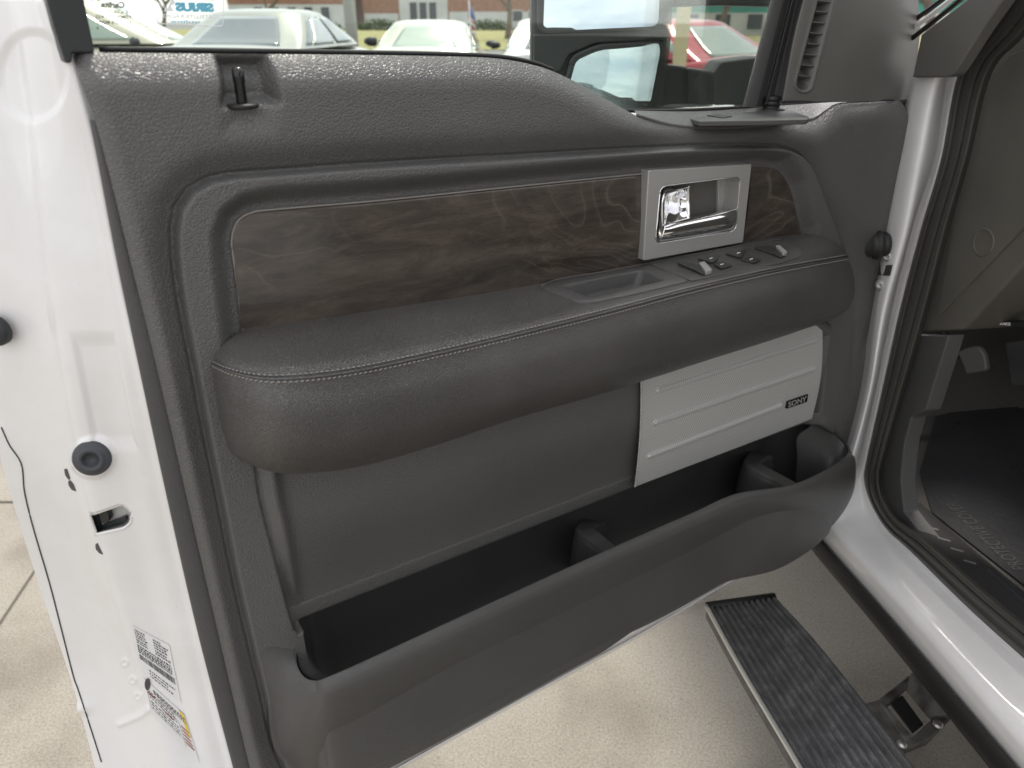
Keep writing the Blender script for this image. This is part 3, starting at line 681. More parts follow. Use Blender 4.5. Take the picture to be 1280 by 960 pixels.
# ends of the pocket seen as curved inner cheeks
ch = loftgrid([dpts([(371, 780, -.002), (371, 812, .010), (377, 838, .030), (395, 849, .050)]), dpts([(372, 780, -.002), (373, 812, .012), (381, 836, .030), (399, 846, .050)])-Z*.01,
               dpts([(384, 800, -.002), (395, 815, .014), (412, 828, .030), (430, 838, .050)])-Z*.025, dpts([(400, 810, -.002), (412, 822, .014), (430, 832, .030), (450, 838, .050)])-Z*.07], 20, 20)
gobj('pocket_cheek', ch, M['pocket'], pk)
ch = loftgrid([dpts([(1018, 528, -.002), (1040, 541, .006), (1055, 556, .022), (1060, 567, .046)]), dpts([(1010, 533, -.002), (1030, 547, .006), (1050, 562, .022), (1056, 571, .046)])-Z*.004,
               dpts([(997, 545, -.001), (1014, 560, .010), (1038, 572, .026), (1050, 578, .050)])-Z*.004, dpts([(1000, 560, .002), (1015, 572, .014), (1035, 580, .03), (1046, 584, .05)])-Z*.03, dpts([(1000, 575, .002), (1015, 580, .014), (1035, 586, .03), (1046, 588, .05)])-Z*.09], 20, 24)
gobj('pocket_cheek', ch, M['pocket'], pk)
# dividers
def divider(path, hw):
    C_ = crl(dpts(path), 30); t = np.gradient(C_, axis=0); t[:, 2] *= 0; t /= np.linalg.norm(t, axis=1)[:, None]; s_ = np.cross(t, Z)
    fl_ = 1+.6*np.linspace(1, 0, 30)[:, None]**3
    rows = [C_+s_*hw*fl_*k-Z*(d*(1-.85*np.linspace(0, 1, 30)[:, None]**1.5) if d > .02 else d) for k, d in ((1.5, .10), (1.25, .03), (1.08, .006), (.92, .0012), (.6, 0), (-.6, 0), (-.92, .0012), (-1.08, .006), (-1.25, .03), (-1.5, .10))]
    G = np.array([cr(np.array([r[j] for r in rows]), 60) for j in range(30)]); return gobj('pocket_divider', G, M['pocket'], pk)
divider([(741, 650, -.048), (736, 655, -.022), (731, 660, .004), (741, 668, .028), (752, 677, .048), (764, 687, .0735)], .0115)
divider([(951, 566, -.048), (945, 571, -.022), (941, 578, .004), (955, 587, .030), (972, 596, .055), (989, 605.5, .0855)], .0125)

# ---------------- sail trim with demister vent, window channel
def dl(curves, w, n=60, k=20): return loftlen([dpts(c, q) if len(c[0]) == 2 else dpts(c) for c, q in zip(curves, w)], n, k)
sl = [(1019, -60), (1003, 0), (990, 52), (977, 126)]
sm1 = [(1030, -60), (1012, 0), (999, 52), (985, 126.5)]
sm2 = [(1090, -60), (1076, 0), (1062, 60), (1050, 127)]
sm3 = [(1128, -60), (1120, 0), (1112, 60), (1100, 126)]
sr = [(1150, -60), (1148, 0), (1150, 40), (1143, 94), (1135, 124)]
# vent pill mask: cut a real slot through the sail surface
G = dl([sl, sm1, sm2, sm3, sr], [-.016, -.006, .0, -.002, -.026], 260, 220)
X, Y = proj(G); pil = [(1036, -40), (1009.5, 104)]
PA, PB = np.array([1042, -40.0]), np.array([1004.5, 104.0])
def pilld(X, Y, A_, B_):
    ab = B_-A_; t = np.clip(((X-A_[0])*ab[0]+(Y-A_[1])*ab[1])/(ab@ab), 0, 1); return np.hypot(X-A_[0]-t*ab[0], Y-A_[1]-t*ab[1])
dpl = pilld(X, Y, PA, PB); rad = 7.0
G = G-nD*(.022*ss(-(dpl-9.2), 0, 2.0))[..., None]+nD*(.0018*np.exp(-((dpl-11.0)/1.6)**2))[..., None]
gobj('sail_trim', G, M['sail'], T)
for i in range(8):
    t = (i+.30)/8.6; cx, cy = PA+(PB-PA)*(.26+t*.80); hwid = 7.6
    f = dpts([(cx-hwid, cy-1.6), (cx+hwid, cy+.2), (cx+hwid, cy+1.6), (cx-hwid, cy-.2)], -.0035); prism('vent_slat', f, f-nD*.016-Z*.004, M['sail'], bpy.data.objects['sail_trim'], .0003)
tube('sail_seam', dpts([(975, 127), (1040, 126.5), (1118, 125)], -.0035), .0013, M['black'], bpy.data.objects['sail_trim'], seg=8, n=20)
# mirror adjuster plate and knob on the ledge
f = dpts([(842, 143.5, -.006), (868, 141, -.016), (944, 136.5, -.028), (975, 137, -.028), (1012, 146.5, -.008), (1011, 149.5, -.006), (940, 151.5, .001), (874, 153, .003)]); f[:, 2] = f[:, 2].mean()+(w2d(f)[2]-w2d(f)[2].mean())*(-.06)
def zpl(px, z): return np.array([ZW(p[0], p[1], z) for p in px])
zl = DW(900, 152, -.0)[2]
f = zpl(roundpoly(np.array([(842, 142), (868, 140), (946, 136), (985, 137), (1012, 146), (1010, 149), (940, 150.5), (874, 151.5)], float), 3, 4), zl+.004)
mp = prism('mirror_control', f, f-Z*.006, M['trim2'], T, .0012)
f = zpl([(890, 142), (915, 145), (904, 147), (881, 143.5)], zl+.005); prism('fold_switch', f, f-Z*.002, M['black'], mp, .0005)
c = ZW(963, 137, zl+.004); k = 1
kn = lathe('mirror_knob', c, Z, [(.019, 0), (.019, .001), (.013, .0022), (.0115, .003), (.0115, .006), (.0122, .0065), (.0122, .0095), (.0115, .010), (.0115, .0115), (.0122, .012), (.0122, .0145), (.0112, .017), (.006, .018), (0, .018)], M['black'], mp)
# window channel
chn = loftlen([dpts([(975, -60), (963, 0), (928, 134)], -.040), dpts([(978, -60), (966, 0), (930, 134)], -.030), dpts([(992, -60), (979, 0), (945, 134)], -.028), dpts([(994, -60), (981, 0), (947, 134)], -.034),
               dpts([(1000, -60), (987, 0), (953, 133)], -.036), dpts([(1003, -60), (990, 0), (957, 131)], -.026), dpts([(1006, -60), (992, 0), (959, 130)], -.027), dpts([(1009, -60), (996, 0), (966, 128)], -.032), dpts([(1020, -60), (1004, 0), (978, 126)], -.018)], 40, 60)
gobj('window_channel', chn, M['trim2'], T)
# front window frame (latch side)
dplate('window_frame', [(50, -40), (96, -60), (105, 0), (118, 61), (118, 66), (91, 66), (90, 78), (82, 79.5), (67, 33), (58, 0)], -.004, -.03, M['mirrorh'], T, bev=.0015)
# outer belt seal
tube('belt_seal', dpts([(124, 61.5), (240, 63), (400, 65), (540, 67.5), (620, 70.5), (665, 78), (690, 87)], -.022), .0022, M['black'], T, seg=8, n=60)
tube('belt_seal', dpts([(770, 138.5), (850, 138), (945, 133.5)], -.036), .0022, M['black'], T, seg=8, n=30)
# glass
g = np.array([[DW(p[0], p[1], -.042) for p in r] for r in ([(70, -80), (985, -80)], [(140, 175), (935, 190)])])
glass = prism('window_glass', np.array([g[0, 0], g[0, 1], g[1, 1], g[1, 0]]), np.array([g[0, 0], g[0, 1], g[1, 1], g[1, 0]])-nD*.004, M['glass'], T, 0, smooth=False)
# prints on the glass (read from outside, so mirrored here)
WG = -.0412
def gtext(txt, px0, px1, y, hpx, m, name, bold=.0002, slope=0.02, sh=0):
    o = DW((px0+px1)/2, y, WG); a = DW(px0, y-slope*(px1-px0)/2, WG); b = DW(px1, y+slope*(px1-px0)/2, WG); hh = DW((px0+px1)/2, y-hpx/2, WG)-DW((px0+px1)/2, y+hpx/2, WG)
    return text(name, txt, .02, o, b-a, hh, m, glass, bold=bold, mirror=True, fit=(np.linalg.norm(b-a), np.linalg.norm(hh)), extrude=.0001, shear=sh)
pr = [gtext('Carlite', 126, 156, 6, 8, M['stg'], 'p', .0008, sh=0), gtext('®', 119, 124, 6.5, 5, M['stg'], 'p', 0), gtext('SOLAR TINT', 127, 160, 15, 4.5, M['stg'], 'p', .0003), gtext('TEMPERED AS2', 119.5, 165, 21, 4.5, M['stg'], 'p', .0003),
      gtext('DOT-376 M2H5', 122, 164, 28, 4.5, M['stg'], 'p', .0003), gtext('F', 120, 123, 35.5, 3.6, M['stg'], 'p', .0002), gtext('3', 175.5, 178.5, 39, 4, M['stg'], 'p', .0004)]
joinmeshes('glass_marking', pr, glass, 'dark mirrored maker print in the lower corner of the door glass')
st = [gtext('SIRIUS', 219, 268, 9, 12, M['stb'], 's', .0016, sh=.1), gtext('online', 214, 251, 27, 3.5, M['stb'], 's', .0004)]
joinmeshes('radio_sticker', st, glass, 'pale blue mirrored satellite radio sticker on the door glass')
st = [gtext('SATELLITE RADIO', 204.5, 270, 20.5, 5.2, M['stw'], 's', .0006), gtext('READY', 250, 268, 0, 3.5, M['stw'], 's', .0004)]
# dog outline
dog = [(204, 3), (206, 8), (209, 11), (213, 1), (211, -2), (215, -4), (219, 2), (218, 6), (214, 7), (217, 14), (205, 14.5), (206, 11)]
st.append(prism('s', dpts(dog, WG), dpts(dog, WG)-nD*.0001, M['stw'], glass, 0, smooth=False))
joinmeshes('radio_sticker', st, glass, 'white lettering and seated dog of the radio sticker')
fr = roundpoly(np.array([(194, -14), (280, -12), (278.5, 33), (197, 29.5)], float), 4, 5)
tube('sticker_border', dpts(np.vstack([fr, fr[:1]]), WG), .00035, M['stw'], glass, seg=5)

# ---------------- white door shell on the latch side
e0 = [(-110, 0, -.125), (-70, 200, -.125), (-35, 420, -.125), (0, 571, -.125), (46, 723, -.125), (92, 860, -.125), (125, 985, -.125), (140, 1060, -.125)]
e1 = [(-95, 0, -.118), (-55, 200, -.118), (-20, 420, -.118), (9, 548, -.118), (62, 728, -.118), (104, 880, -.118), (134, 985, -.118), (150, 1060, -.118)]
e2 = [(-60, 0, -.098), (-20, 200, -.098), (20, 420, -.098), (46, 540, -.098), (95, 700, -.098), (133, 850, -.098), (168, 985, -.098), (190, 1060, -.098)]
e25 = [(0, 0, -.075), (30, 160, -.073), (50, 340, -.070), (76, 500, -.068), (112, 660, -.066), (160, 830, -.066), (205, 985, -.066), (228, 1060, -.066)]
e26 = [(22, 0, -.058), (44, 160, -.054), (64, 340, -.052), (92, 500, -.050), (128, 660, -.050), (176, 830, -.050), (222, 985, -.050), (246, 1060, -.050)]
e3 = [(44, 0, -.040), (76, 160, -.034), (100, 340, -.034), (136, 500, -.036), (168, 660, -.036), (212, 830, -.036), (254, 985, -.036), (276, 1060, -.036)]
e35 = [(53, 0, -.022), (98, 160, -.020), (126, 340, -.022), (158, 500, -.024), (190, 660, -.024), (232, 830, -.024), (272, 985, -.024), (294, 1060, -.024)]
e36 = [(58, 0, -.018), (103, 160, -.014), (138, 340, -.016), (173, 500, -.018), (207, 660, -.018), (248, 830, -.018), (288, 985, -.018), (310, 1060, -.018)]
e4 = [(72, 0, -.016), (117, 160, -.012), (151, 340, -.012), (187, 500, -.012), (222, 660, -.012), (262, 830, -.012), (302, 985, -.012), (324, 1060, -.012)]
e5 = [(q[0]+22, q[1], q[2]-.022) for q in e4]
SG = loftgrid([dpts(q) for q in (e0, e1, e2, e25, e26, e3, e35, e36, e4, e5)], 800, 300)
X, Y = proj(SG)
# local surface normal (average), pushed features in real depth
nS = -dD*.70+nD*.72; nS /= np.linalg.norm(nS)
def ell(cx, cy, rx, ry): return np.hypot((X-cx)/rx, (Y-cy)/ry)
q = ell(116, 572, 30, 28); SG = SG+nS*(.003*(1-ss(q, .75, 1.05)))[..., None]          # round boss
q = np.maximum(np.abs(X-(126+(Y-470)*.2))/26, np.abs(Y-490)/68); SG = SG-nS*(.0030*(1-ss(q, .80, 1.15)))[..., None]
q = ell(40, 95, 46, 60); SG = SG-nS*(.0022*(1-ss(q, .8, 1.05)))[..., None]             # pressed upper corner
q = seg_dist(X, Y, np.array([(150, 905), (178, 893), (186, 886)]), False); SG = SG+nS*(.002*np.exp(-(q/4)**2))[..., None]
for (cx, cy) in ((156, 828), (166, 850), (173, 870)): q = ell(cx, cy, 5, 5); SG = SG+nS*(.0012*np.exp(-((q-.8)/.3)**2))[..., None]
q = ell(100, 885, 12, 7); SG = SG+nS*(.004*np.exp(-q**2))[..., None]
# latch opening
LH = roundpoly(np.array([(112, 642), (118, 643), (153, 631), (162, 640), (163, 652), (155, 659), (121, 667.5)], float), [1, 2, 6, 5, 5, 4, 2], 5)
dd = sdist(X, Y, LH); SG = SG-nS*(.004*ss(dd, -1.6, .6))[..., None]
shell = gobj('door_shell', SG, M['white'], T, drop=lambda c: inside(*proj(c), LH))
def sp_(px, py, lift=0):
    r_ = Vector(ray(px, py)).normalized(); h_ = sb.ray_cast(Vector(CAM), r_); return np.array(h_[0])+nS*lift
_v, _f = gridmesh(SG); sb = BVHTree.FromPolygons([Vector(q) for q in _v], [tuple(int(i) for i in q) for q in _f])
def on_shell(name, px, lift, depth, m, par, r=0, bev=.0006, **k):
    P = np.array(px, float)
    if (np.ndim(r) > 0) or r > 0: P = roundpoly(P, r, 5)
    a = np.array([sp_(p[0], p[1], lift) for p in P]); return prism(name, a, a-nS*depth, m, par, bev, **k)
# hem line (sealer crack) along the outer flange
tube('hem_line', np.array([sp_(*p, .0004) for p in crl(np.array([(2, 534), (12, 556), (27, 580), (31, 615), (42, 660), (62, 728), (78, 790), (92, 845), (98, 862), (112, 905), (127, 952)], float), 90)]), .0007, M['ink'], shell, seg=5)
cb_ = sp_(116, 572, .001)
ab_ = (CAM-cb_)/np.linalg.norm(CAM-cb_)*.6+nS*.4-Z*.12
bump = lathe('rubber_bumper', cb_, ab_, [(.0155, -.004), (.0165, .0), (.0160, .0025), (.0135, .0042), (.0118, .0046), (.0112, .0060), (.0095, .0066), (.0078, .0062), (.0068, .0052), (.0062, .001), (0, .0)], mat('bumper_rubber', (.055, .058, .065), .5, spec=.4), T)
cb2 = sp_(4, 412, .001) if True else None
lathe('rubber_bumper', SG[0, 0]*0+np.array(DW(-2, 412, -.100))+nS*.004, nS, [(.0135, -.004), (.0135, .001), (.012, .004), (.008, .005), (0, .005)], M['mirrorh'], T)
def shr_px(P, d): c_ = P.mean(0); v_ = P-c_; return P+v_/np.linalg.norm(v_, axis=1)[:, None]*d
LC = (sp_(105, 655, .0)+sp_(170, 650, .0))/2
def on_plane(name, px, lift, depth, m, par, r=0, bev=.0006):
    P = roundpoly(np.array(px, float), r, 5); c_ = LC+nS*lift; out = []
    for p in P: r_ = ray(*p); out.append(CAM+r_*(((c_-CAM)@nS)/(r_@nS)))
    out = np.array(out); return prism(name, out, out-nS*depth, m, par, bev)
tube('latch_rim', np.array([sp_(*p, -.0006) for p in crl(np.vstack([shr_px(LH, 1.6), shr_px(LH, 1.6)[:1]]), 80)]), .0017, M['white'], shell, seg=8)
lt = on_plane('latch_liner', [(100, 630), (120, 630), (160, 618), (174, 640), (175, 660), (160, 672), (112, 680)], -.007, .003, M['pole'], T, r=2)
on_plane('latch_claw', [(124, 643), (134, 639), (137, 649), (133, 655), (125, 652)], .0, .006, M['blackg'], lt, r=2)
on_plane('latch_claw', [(127, 657), (157, 645), (158, 650), (154, 655), (128, 662)], -.003, .003, M['mirrorh'], lt, r=2)
on_plane('latch_lip', [(112, 644), (120, 643), (126, 664), (121, 667)], -.003, .006, M['mirrorh'], lt, r=1)
for q in ([(80.5, 586), (84, 586), (88, 598), (86.5, 600), (82, 594)], [(85.5, 601), (88, 600), (92, 605), (95.5, 614), (90, 612), (86, 606)], [(119.5, 680), (122, 678.5), (129, 693), (124, 691), (120, 686)]):
    on_shell('drain_slot', q, .0006, .001, M['ink'], shell, r=1, bev=0)
# certification labels
def shell_quad(q, name, m, lift, par): 
    q = np.array(q, float); n = 14; s_, t_ = np.meshgrid(np.linspace(0, 1, n), np.linspace(0, 1, n))
    s_, t_ = s_[..., None], t_[..., None]
    P = (q[0]*(1-s_)+q[1]*s_)*(1-t_)+(q[3]*(1-s_)+q[2]*s_)*t_
    G = np.array([[sp_(a[0], a[1], lift) for a in r] for r in P]); return gobj(name, G, m, par, flip=True, label=None), q
def inq(q, s, t): q = np.array(q, float); return (q[0]*(1-s)+q[1]*s)*(1-t)+(q[3]*(1-s)+q[2]*s)*t
qa = [(165, 781), (212, 806), (227, 879), (177, 838)]
qb = [(179, 846), (231, 893), (250, 953), (190, 893)]
def marks(name, par, q, items, m, lift=.0011):
    V_, F_ = [], []
    for (s0, t0, s1, t1) in items:
        b = len(V_)
        for (s, t) in ((s0, t0), (s1, t0), (s1, t1), (s0, t1)): x, y = inq(q, s, t); V_.append(sp_(x, y, lift))
        F_.append((b, b+1, b+2, b+3))
    return pdata(name, V_, F_, m, par, False)
la, _ = shell_quad(qa, 'certification_label', M['label'], .0006, T); la['label'] = 'white certification label with barcode on the door edge'
lb, _ = shell_quad(qb, 'tyre_label', M['label'], .0006, T); lb['label'] = 'white tyre and loading label with yellow corner on the door edge'
def words(rows, s0, s1, t, hgt):
    out = []; s = s0
    while s < s1:
        w = random.uniform(.02, .07)
        out.append((s, t, min(s+w, s1), t+hgt)); s += w+.02
    return out
it = []
for t in (.05, .10, .15, .20, .26, .31): it += words(0, .06, random.uniform(.3, .45), t, .025)+words(0, .55, random.uniform(.75, .95), t, .025)
for t in (.38, .43, .475, .52): it += words(0, .05, .93, t, .028)
for t in (.80, .86, .92): it += words(0, .25, random.uniform(.7, .95), t, .02)
marks('label_print', la, qa, it, M['ink'])
it = []; s = .05
while s < .95:
    w = random.choice((.004, .008, .012)); it.append((s, .585, s+w, .70)); s += w+random.choice((.005, .009))
marks('barcode', la, qa, it, M['ink'])
it = []
for t in (.10, .16): it += words(0, .22, .97, t, .035)
for t in (.26, .33, .41, .52, .60, .68): it += words(0, .08, .70, t, .025)
it += [(.04, .22, .98, .228), (.04, .36, .75, .368), (.04, .75, .98, .757), (.04, .22, .048, .757), (.35, .22, .357, .757), (.75, .36, .757, .9)]
marks('label_print', lb, qb, it, M['ink'])
marks('label_print', lb, qb, [(.78, .40+i*.09, .96, .43+i*.09) for i in range(5)]+[(.05, .30, .22, .34), (.4, .44, .6, .47)], M['inkr'])
marks('label_corner', lb, qb, [(.86, .0, .985, .07), (.90, .07, .985, .5)], M['inky'], .0010)
cc = sp_(*inq(qb, .09, .06), .0012); P_ = [sp_(*(np.array(inq(qb, .10, .08))+np.array([3.6*math.cos(a), 7.5*math.sin(a)])), .0011) for a in np.linspace(0, 2*math.pi, 20, endpoint=False)]
pdata('label_emblem', P_, [tuple(range(20))], M['ink'], lb, False)

# lower hem and outer skin (white), front edge
hb = [(150, 1060), (330, 1046), (450, 985), (560, 923.5), (680, 857), (800, 791.5), (911, 726.5), (967, 697), (1012, 679), (1030, 668)]
hem = loftlen([dpts(hb, -.004)+Z*.001, dpts(hb, -.002)-Z*.0015, dpts(hb, -.005)-Z*.006, dpts(hb, -.030)-Z*.008, dpts(hb, -.10)-Z*.010, dpts(hb, -.125)-Z*.004, dpts(hb, -.128)+Z*.05], 80, 40)
gobj('door_hem', hem, M['white'], T)
eU, eZ, _ = w2d(crl(dpts(e0), 200)); zz = np.linspace(1.29, eZ.min(), 40); eL = d2w(np.interp(-zz, -eZ, eU), zz, np.full(40, -.125)); eR = d2w(np.full(40, 1.06), np.linspace(1.27, .60, 40), np.full(40, -.125))
tL = np.linspace(0, 1, 50)[None, :, None]
SK = eL[:, None]*(1-tL)+eR[:, None]*tL; SK = SK-nD*(.030*np.sin(tL*math.pi*.98)+.002)
gobj('outer_skin', SK, M['white'], T, thick=.002)
dplate('exterior_handle', [(70, 330), (200, 330), (200, 350), (70, 350)], -.175, -.2, M['white'], T, bev=.004)
dplate('door_core', [(118, 150), (1090, 200), (1040, 600), (900, 680), (340, 985)], -.078, -.11, M['black'], T, bev=0)

# rubber grommet where the door wiring passes
cg = DW(1096, 306, .012)
ax = nD*.62+dD*.78+Z*.05
lathe('wiring_boot', cg, ax, [(.020, -.03), (.020, -.012), (.018, -.008), (.022, -.004), (.0235, .0), (.022, .004), (.0175, .005), (.019, .009), (.020, .012), (.018, .016), (.012, .017), (.012, .006), (0, .004)], M['black'], T)

# ---------------- door mirror (outside, beyond the glass)
YM = 1.36; nM = np.array([0, -1.0, 0])
def mp_(px, y=YM): return np.array([YW(p[0], p[1], y) for p in px])
hz = roundpoly(np.array([(664, -90), (846, -90), (840, 40), (831, 138), (822, 141), (700, 140), (664, 128)], float), [10, 10, 4, 8, 6, 20, 12], 6)
f = mp_(hz)
mh = prism('mirror_housing', f, f+np.array([.0, .12, 0]), M['mirrorh'], T, .008, seg=4)
def mglass(name, px, y, m, par, tilt, turn, conv=0, n=24):
    P3 = mp_(px, y); c = P3.mean(0)
    nrm = np.array([math.sin(turn)*math.cos(tilt), -math.cos(turn)*math.cos(tilt), math.sin(tilt)])
    out = []
    for p in P3: r_ = p-CAM; out.append(CAM+r_*(((c-CAM)@nrm)/(r_@nrm)))
    out = np.array(out); c = out.mean(0); rings = []; R_ = np.linalg.norm(out-c, axis=1).max()
    for k_ in np.linspace(1, .0002, n):
        q_ = c+(out-c)*k_; d_ = np.linalg.norm(q_-c, axis=1); rings.append(q_+nrm*(conv*(1-(d_/R_)**2))[:, None])
    return gobj(name, np.array(rings), m, par, cv=True)
ug = roundpoly(np.array([(676, -80), (828, -80), (823, 28), (817, 33), (681, 39), (675, 33)], float), [4, 4, 5, 5, 5, 5], 5)
lg = roundpoly(np.array([(716, 72), (748, 58), (824, 54), (825, 66), (813, 128), (805, 136), (712, 141), (706, 110)], float), [9, 12, 5, 5, 5, 4, 6, 8], 6)
mglass('mirror_glass', ug, YM-.014, M['mirror'], mh, math.radians(9), math.radians(-7))
mglass('spotter_glass', lg, YM-.014, M['mirror'], mh, math.radians(5.5), math.radians(-7), .0022)
def rim(name, px, y, r_, m, par): return tube(name, mp_(np.vstack([px, px[:1]]), y), r_, m, par, seg=8)
rim('glass_rim', ug, YM-.012, .005, M['mirrorh'], mh); rim('glass_rim', lg, YM-.012, .005, M['mirrorh'], mh)
f = mp_([(667, 42), (838, 37), (837, 50), (745, 54), (712, 68), (700, 90), (667, 90)], YM-.016); prism('mirror_bezel', f, f-nM*.02, M['mirrorh'], mh, .004)
def armp(name, px, y, d_, bev, r=0):
    P = roundpoly(np.array(px, float), r, 5) if r else np.array(px, float); f = mp_(P, y); prism(name, f, f-nM*d_, M['mirrorh'], T, bev)
armp('mirror_arm', [(838, -20), (985, -20), (985, 9), (900, 7), (838, 9)], 1.40, .05, .006)
armp('mirror_arm', [(830, 80), (861, 84), (862, 134), (826, 140)], 1.40, .05, .004)
armp('arm_joint', [(859, 85), (894, 90), (893, 133), (860, 135)], 1.385, .06, .005)
armp('mirror_foot', [(892, 92), (902, 78), (950, 72), (985, 74), (985, 130), (893, 132)], 1.36, .09, .006, r=4)
armp('arm_bar', [(833, 4), (839, 4), (835, 84), (829, 84)], 1.39, .03, .003)

# ================================================================== body side at the hinge
def idx(c, s=None): return spts(c, s)
ou = [(1290, -90), (1208, 40), (1142, 92), (1118, 200), (1100, 290), (1088, 390), (1075, 490), (1050, 580), (1026, 630), (1016, 662), (1033, 688), (1095, 757), (1165, 838), (1262, 952), (1340, 1042)]
i1 = [(1294, -90), (1212, 40), (1152, 92), (1128, 200), (1112, 290), (1097, 390), (1083, 490), (1058, 580), (1036, 625), (1024, 655), (1042, 676), (1103, 744), (1173, 824), (1270, 937), (1350, 1028)]
i2 = [(1300, -90), (1218, 40), (1176, 92), (1152, 200), (1134, 290), (1108, 390), (1090, 490), (1066, 580), (1050, 622), (1042, 645), (1056, 668), (1116, 731), (1186, 806), (1282, 915), (1360, 1004)]
i3 = [(1316, -90), (1230, 36), (1192, 92), (1171, 200), (1144, 290), (1119, 390), (1098, 490), (1078, 578), (1072, 605), (1078, 634), (1098, 662), (1134, 699), (1202, 766), (1284, 842), (1368, 920)]
i4 = [(1324, -90), (1238, 34), (1198, 92), (1176, 200), (1150, 290), (1124, 390), (1102, 490), (1083, 575), (1080, 600), (1088, 628), (1107, 660), (1140, 691), (1208, 758), (1290, 832), (1375, 905)]
BG = loftgrid([spts(ou, .012), spts(i1, .0), spts(i2, .008), spts(i3, .066), spts(i4, .074)], 360, 50)
gobj('body_pillar', BG, M['white'], T)
# rubber moulding along the rocker
ml = [(1010, 648), (1026, 674), (1040, 691), (1100, 759), (1170, 841), (1268, 957), (1350, 1052)]
mo = [(1000, 650), (1017, 677), (1030, 694), (1090, 764), (1158, 846), (1252, 962), (1330, 1055)]
MG = loftlen([spts(ml, .012), spts(ml, -.002)-Z*.002, spts(mo, -.004), spts(mo, .006)-Z*.012, spts(mo, .05)-Z*.02], 60, 24)
gobj('rocker_moulding', MG, M['black'], T)
# black cowl cladding of the windscreen pillar
f = spts(roundpoly(np.array([(1151, 43), (1207, 0), (1260, -60), (1300, -60), (1253, 0), (1227, 37), (1200, 80), (1190, 95), (1176, 97), (1140, 97)], float), [0, 0, 0, 0, 0, 0, 8, 10, 4, 0], 5), -.014)
prism('pillar_cladding', f, f+rT*.02, M['sail'], T, .003)
for d_ in ((0, .016), (9, .020), (17, .024)):
    tube('screen_strip', spts([(1140-d_[0]*.3, 48-d_[0]), (1200-d_[0]*.6, 0-d_[0]*.6), (1260, -55-d_[0])], d_[1]-.012), .0035, M['white'] if d_[0] == 9 else M['black'], T, seg=6, n=12)
# seal round the opening
s1 = [(1334, -90), (1246, 36), (1207, 92), (1185, 200), (1158, 290), (1132, 390), (1109, 490), (1089, 575), (1086, 602), (1093, 630), (1113, 660), (1147, 689), (1216, 753), (1298, 823), (1383, 895)]
s2 = [(1392, -90), (1285, 40), (1240, 92), (1212, 200), (1186, 290), (1160, 390), (1130, 490), (1105, 575), (1101, 600), (1106, 622), (1122, 648), (1157, 673), (1226, 733), (1308, 800), (1393, 870)]
def mixp(a, b, t): return [(p[0]*(1-t)+q_[0]*t, p[1]*(1-t)+q_[1]*t) for p, q_ in zip(a, b)]
G = loftgrid([spts(i4, .074), spts(mixp(i4, s1, .5), .066), spts(s1, .068), spts(mixp(s1, s2, .2), .061), spts(mixp(s1, s2, .38), .061), spts(mixp(s1, s2, .46), .0635), spts(mixp(s1, s2, .55), .061), spts(mixp(s1, s2, .8), .064), spts(s2, .085)], 260, 70)
gobj('opening_seal', G, M['seal'], T)
# dash end, kick panel
s3 = [(1330, -90), (1280, 30), (1262, 92), (1232, 200), (1202, 290), (1172, 385), (1150, 417)]
f = spts([(1372, -95), (1262, 36), (1228, 92), (1208, 200), (1182, 290), (1156, 385), (1146, 417), (1206, 411), (1280, 330), (1400, 200), (1500, -95)], .100)
dsh = prism('dashboard_end', f, f+rT*.35, M['dash'], T, .006)
f = spts(roundpoly(np.array([(1172, 396), (1190, 290), (1205, 200), (1232, 110), (1262, 62), (1330, 60), (1420, 60), (1420, 155), (1280, 284)], float), [2, 0, 0, 10, 30, 0, 0, 0, 0], 5), .096)
prism('dash_side_cover', f, f+rT*.01, M['dash'], dsh, .0025)
cdc = SW(1229, 303, .0955); lathe('round_cap', cdc, -rT, [(.021, -.004), (.021, .0005), (.019, .0012), (.0175, -.0012), (.012, -.0022), (0, -.0022)], M['dash'], dsh)
f = spts([(1150, 418), (1186, 419), (1178, 446), (1157, 513), (1140, 521), (1131, 552), (1126, 600), (1130, 640), (1170, 690), (1140, 675), (1100, 625), (1098, 590), (1110, 530), (1130, 470)], .092)
prism('kick_panel', f, f+rT*.03, M['trim2'], T, .003)
# toe board, floor, sill plate
ZF = .555
fl0 = np.array([t2w(.10, -1.2, ZF), t2w(1.6, -1.2, ZF), t2w(1.6, .55, ZF), t2w(.10, .55, ZF)])
prism('cab_floor', fl0, fl0-Z*.03, M['carpet'], T, 0, smooth=False)
tb = np.array([t2w(.10, .35, ZF), t2w(1.6, .35, ZF), t2w(1.6, .75, ZF+.5), t2w(.10, .75, ZF+.5)]); prism('toe_board', tb, tb+fT*.03, M['carpet'], T, 0, smooth=False)
tr = [(1122, 648), (1157, 673), (1226, 733), (1308, 800), (1400, 876)]
ti = [(1150, 628), (1180, 655), (1240, 706), (1320, 772), (1420, 850)]
G = loftlen([spts(tr, .086), spts(tr, .090)+Z*.003, spts(mixp(tr, ti, .5), .125)*1, spts(mixp(tr, ti, .9), .165), np.array([ZW(p[0], p[1], ZF+.002) for p in ti])], 60, 30)
G = np.array(G)
spl = gobj('sill_plate', G, mat('sill_black', (.028, .027, .027), .45, spec=.4), T)
sbv = bvh(spl)
def onsill(px, py, lift=0):
    h_ = sbv.ray_cast(Vector(CAM), Vector(ray(px, py)).normalized()); 
    if h_[0] is None: return ZW(px, py, ZF+.03+lift)
    return np.array(h_[0])+Z*lift
q = [(1204, 719), (1236, 713), (1290, 762), (1360, 825), (1350, 848), (1282, 792)]
f = np.array([onsill(*p, .003) for p in q]); prism('sill_insert', f, f-Z*.003, mat('sill_insert', (.07, .075, .09), .35, .3), spl, .0006)
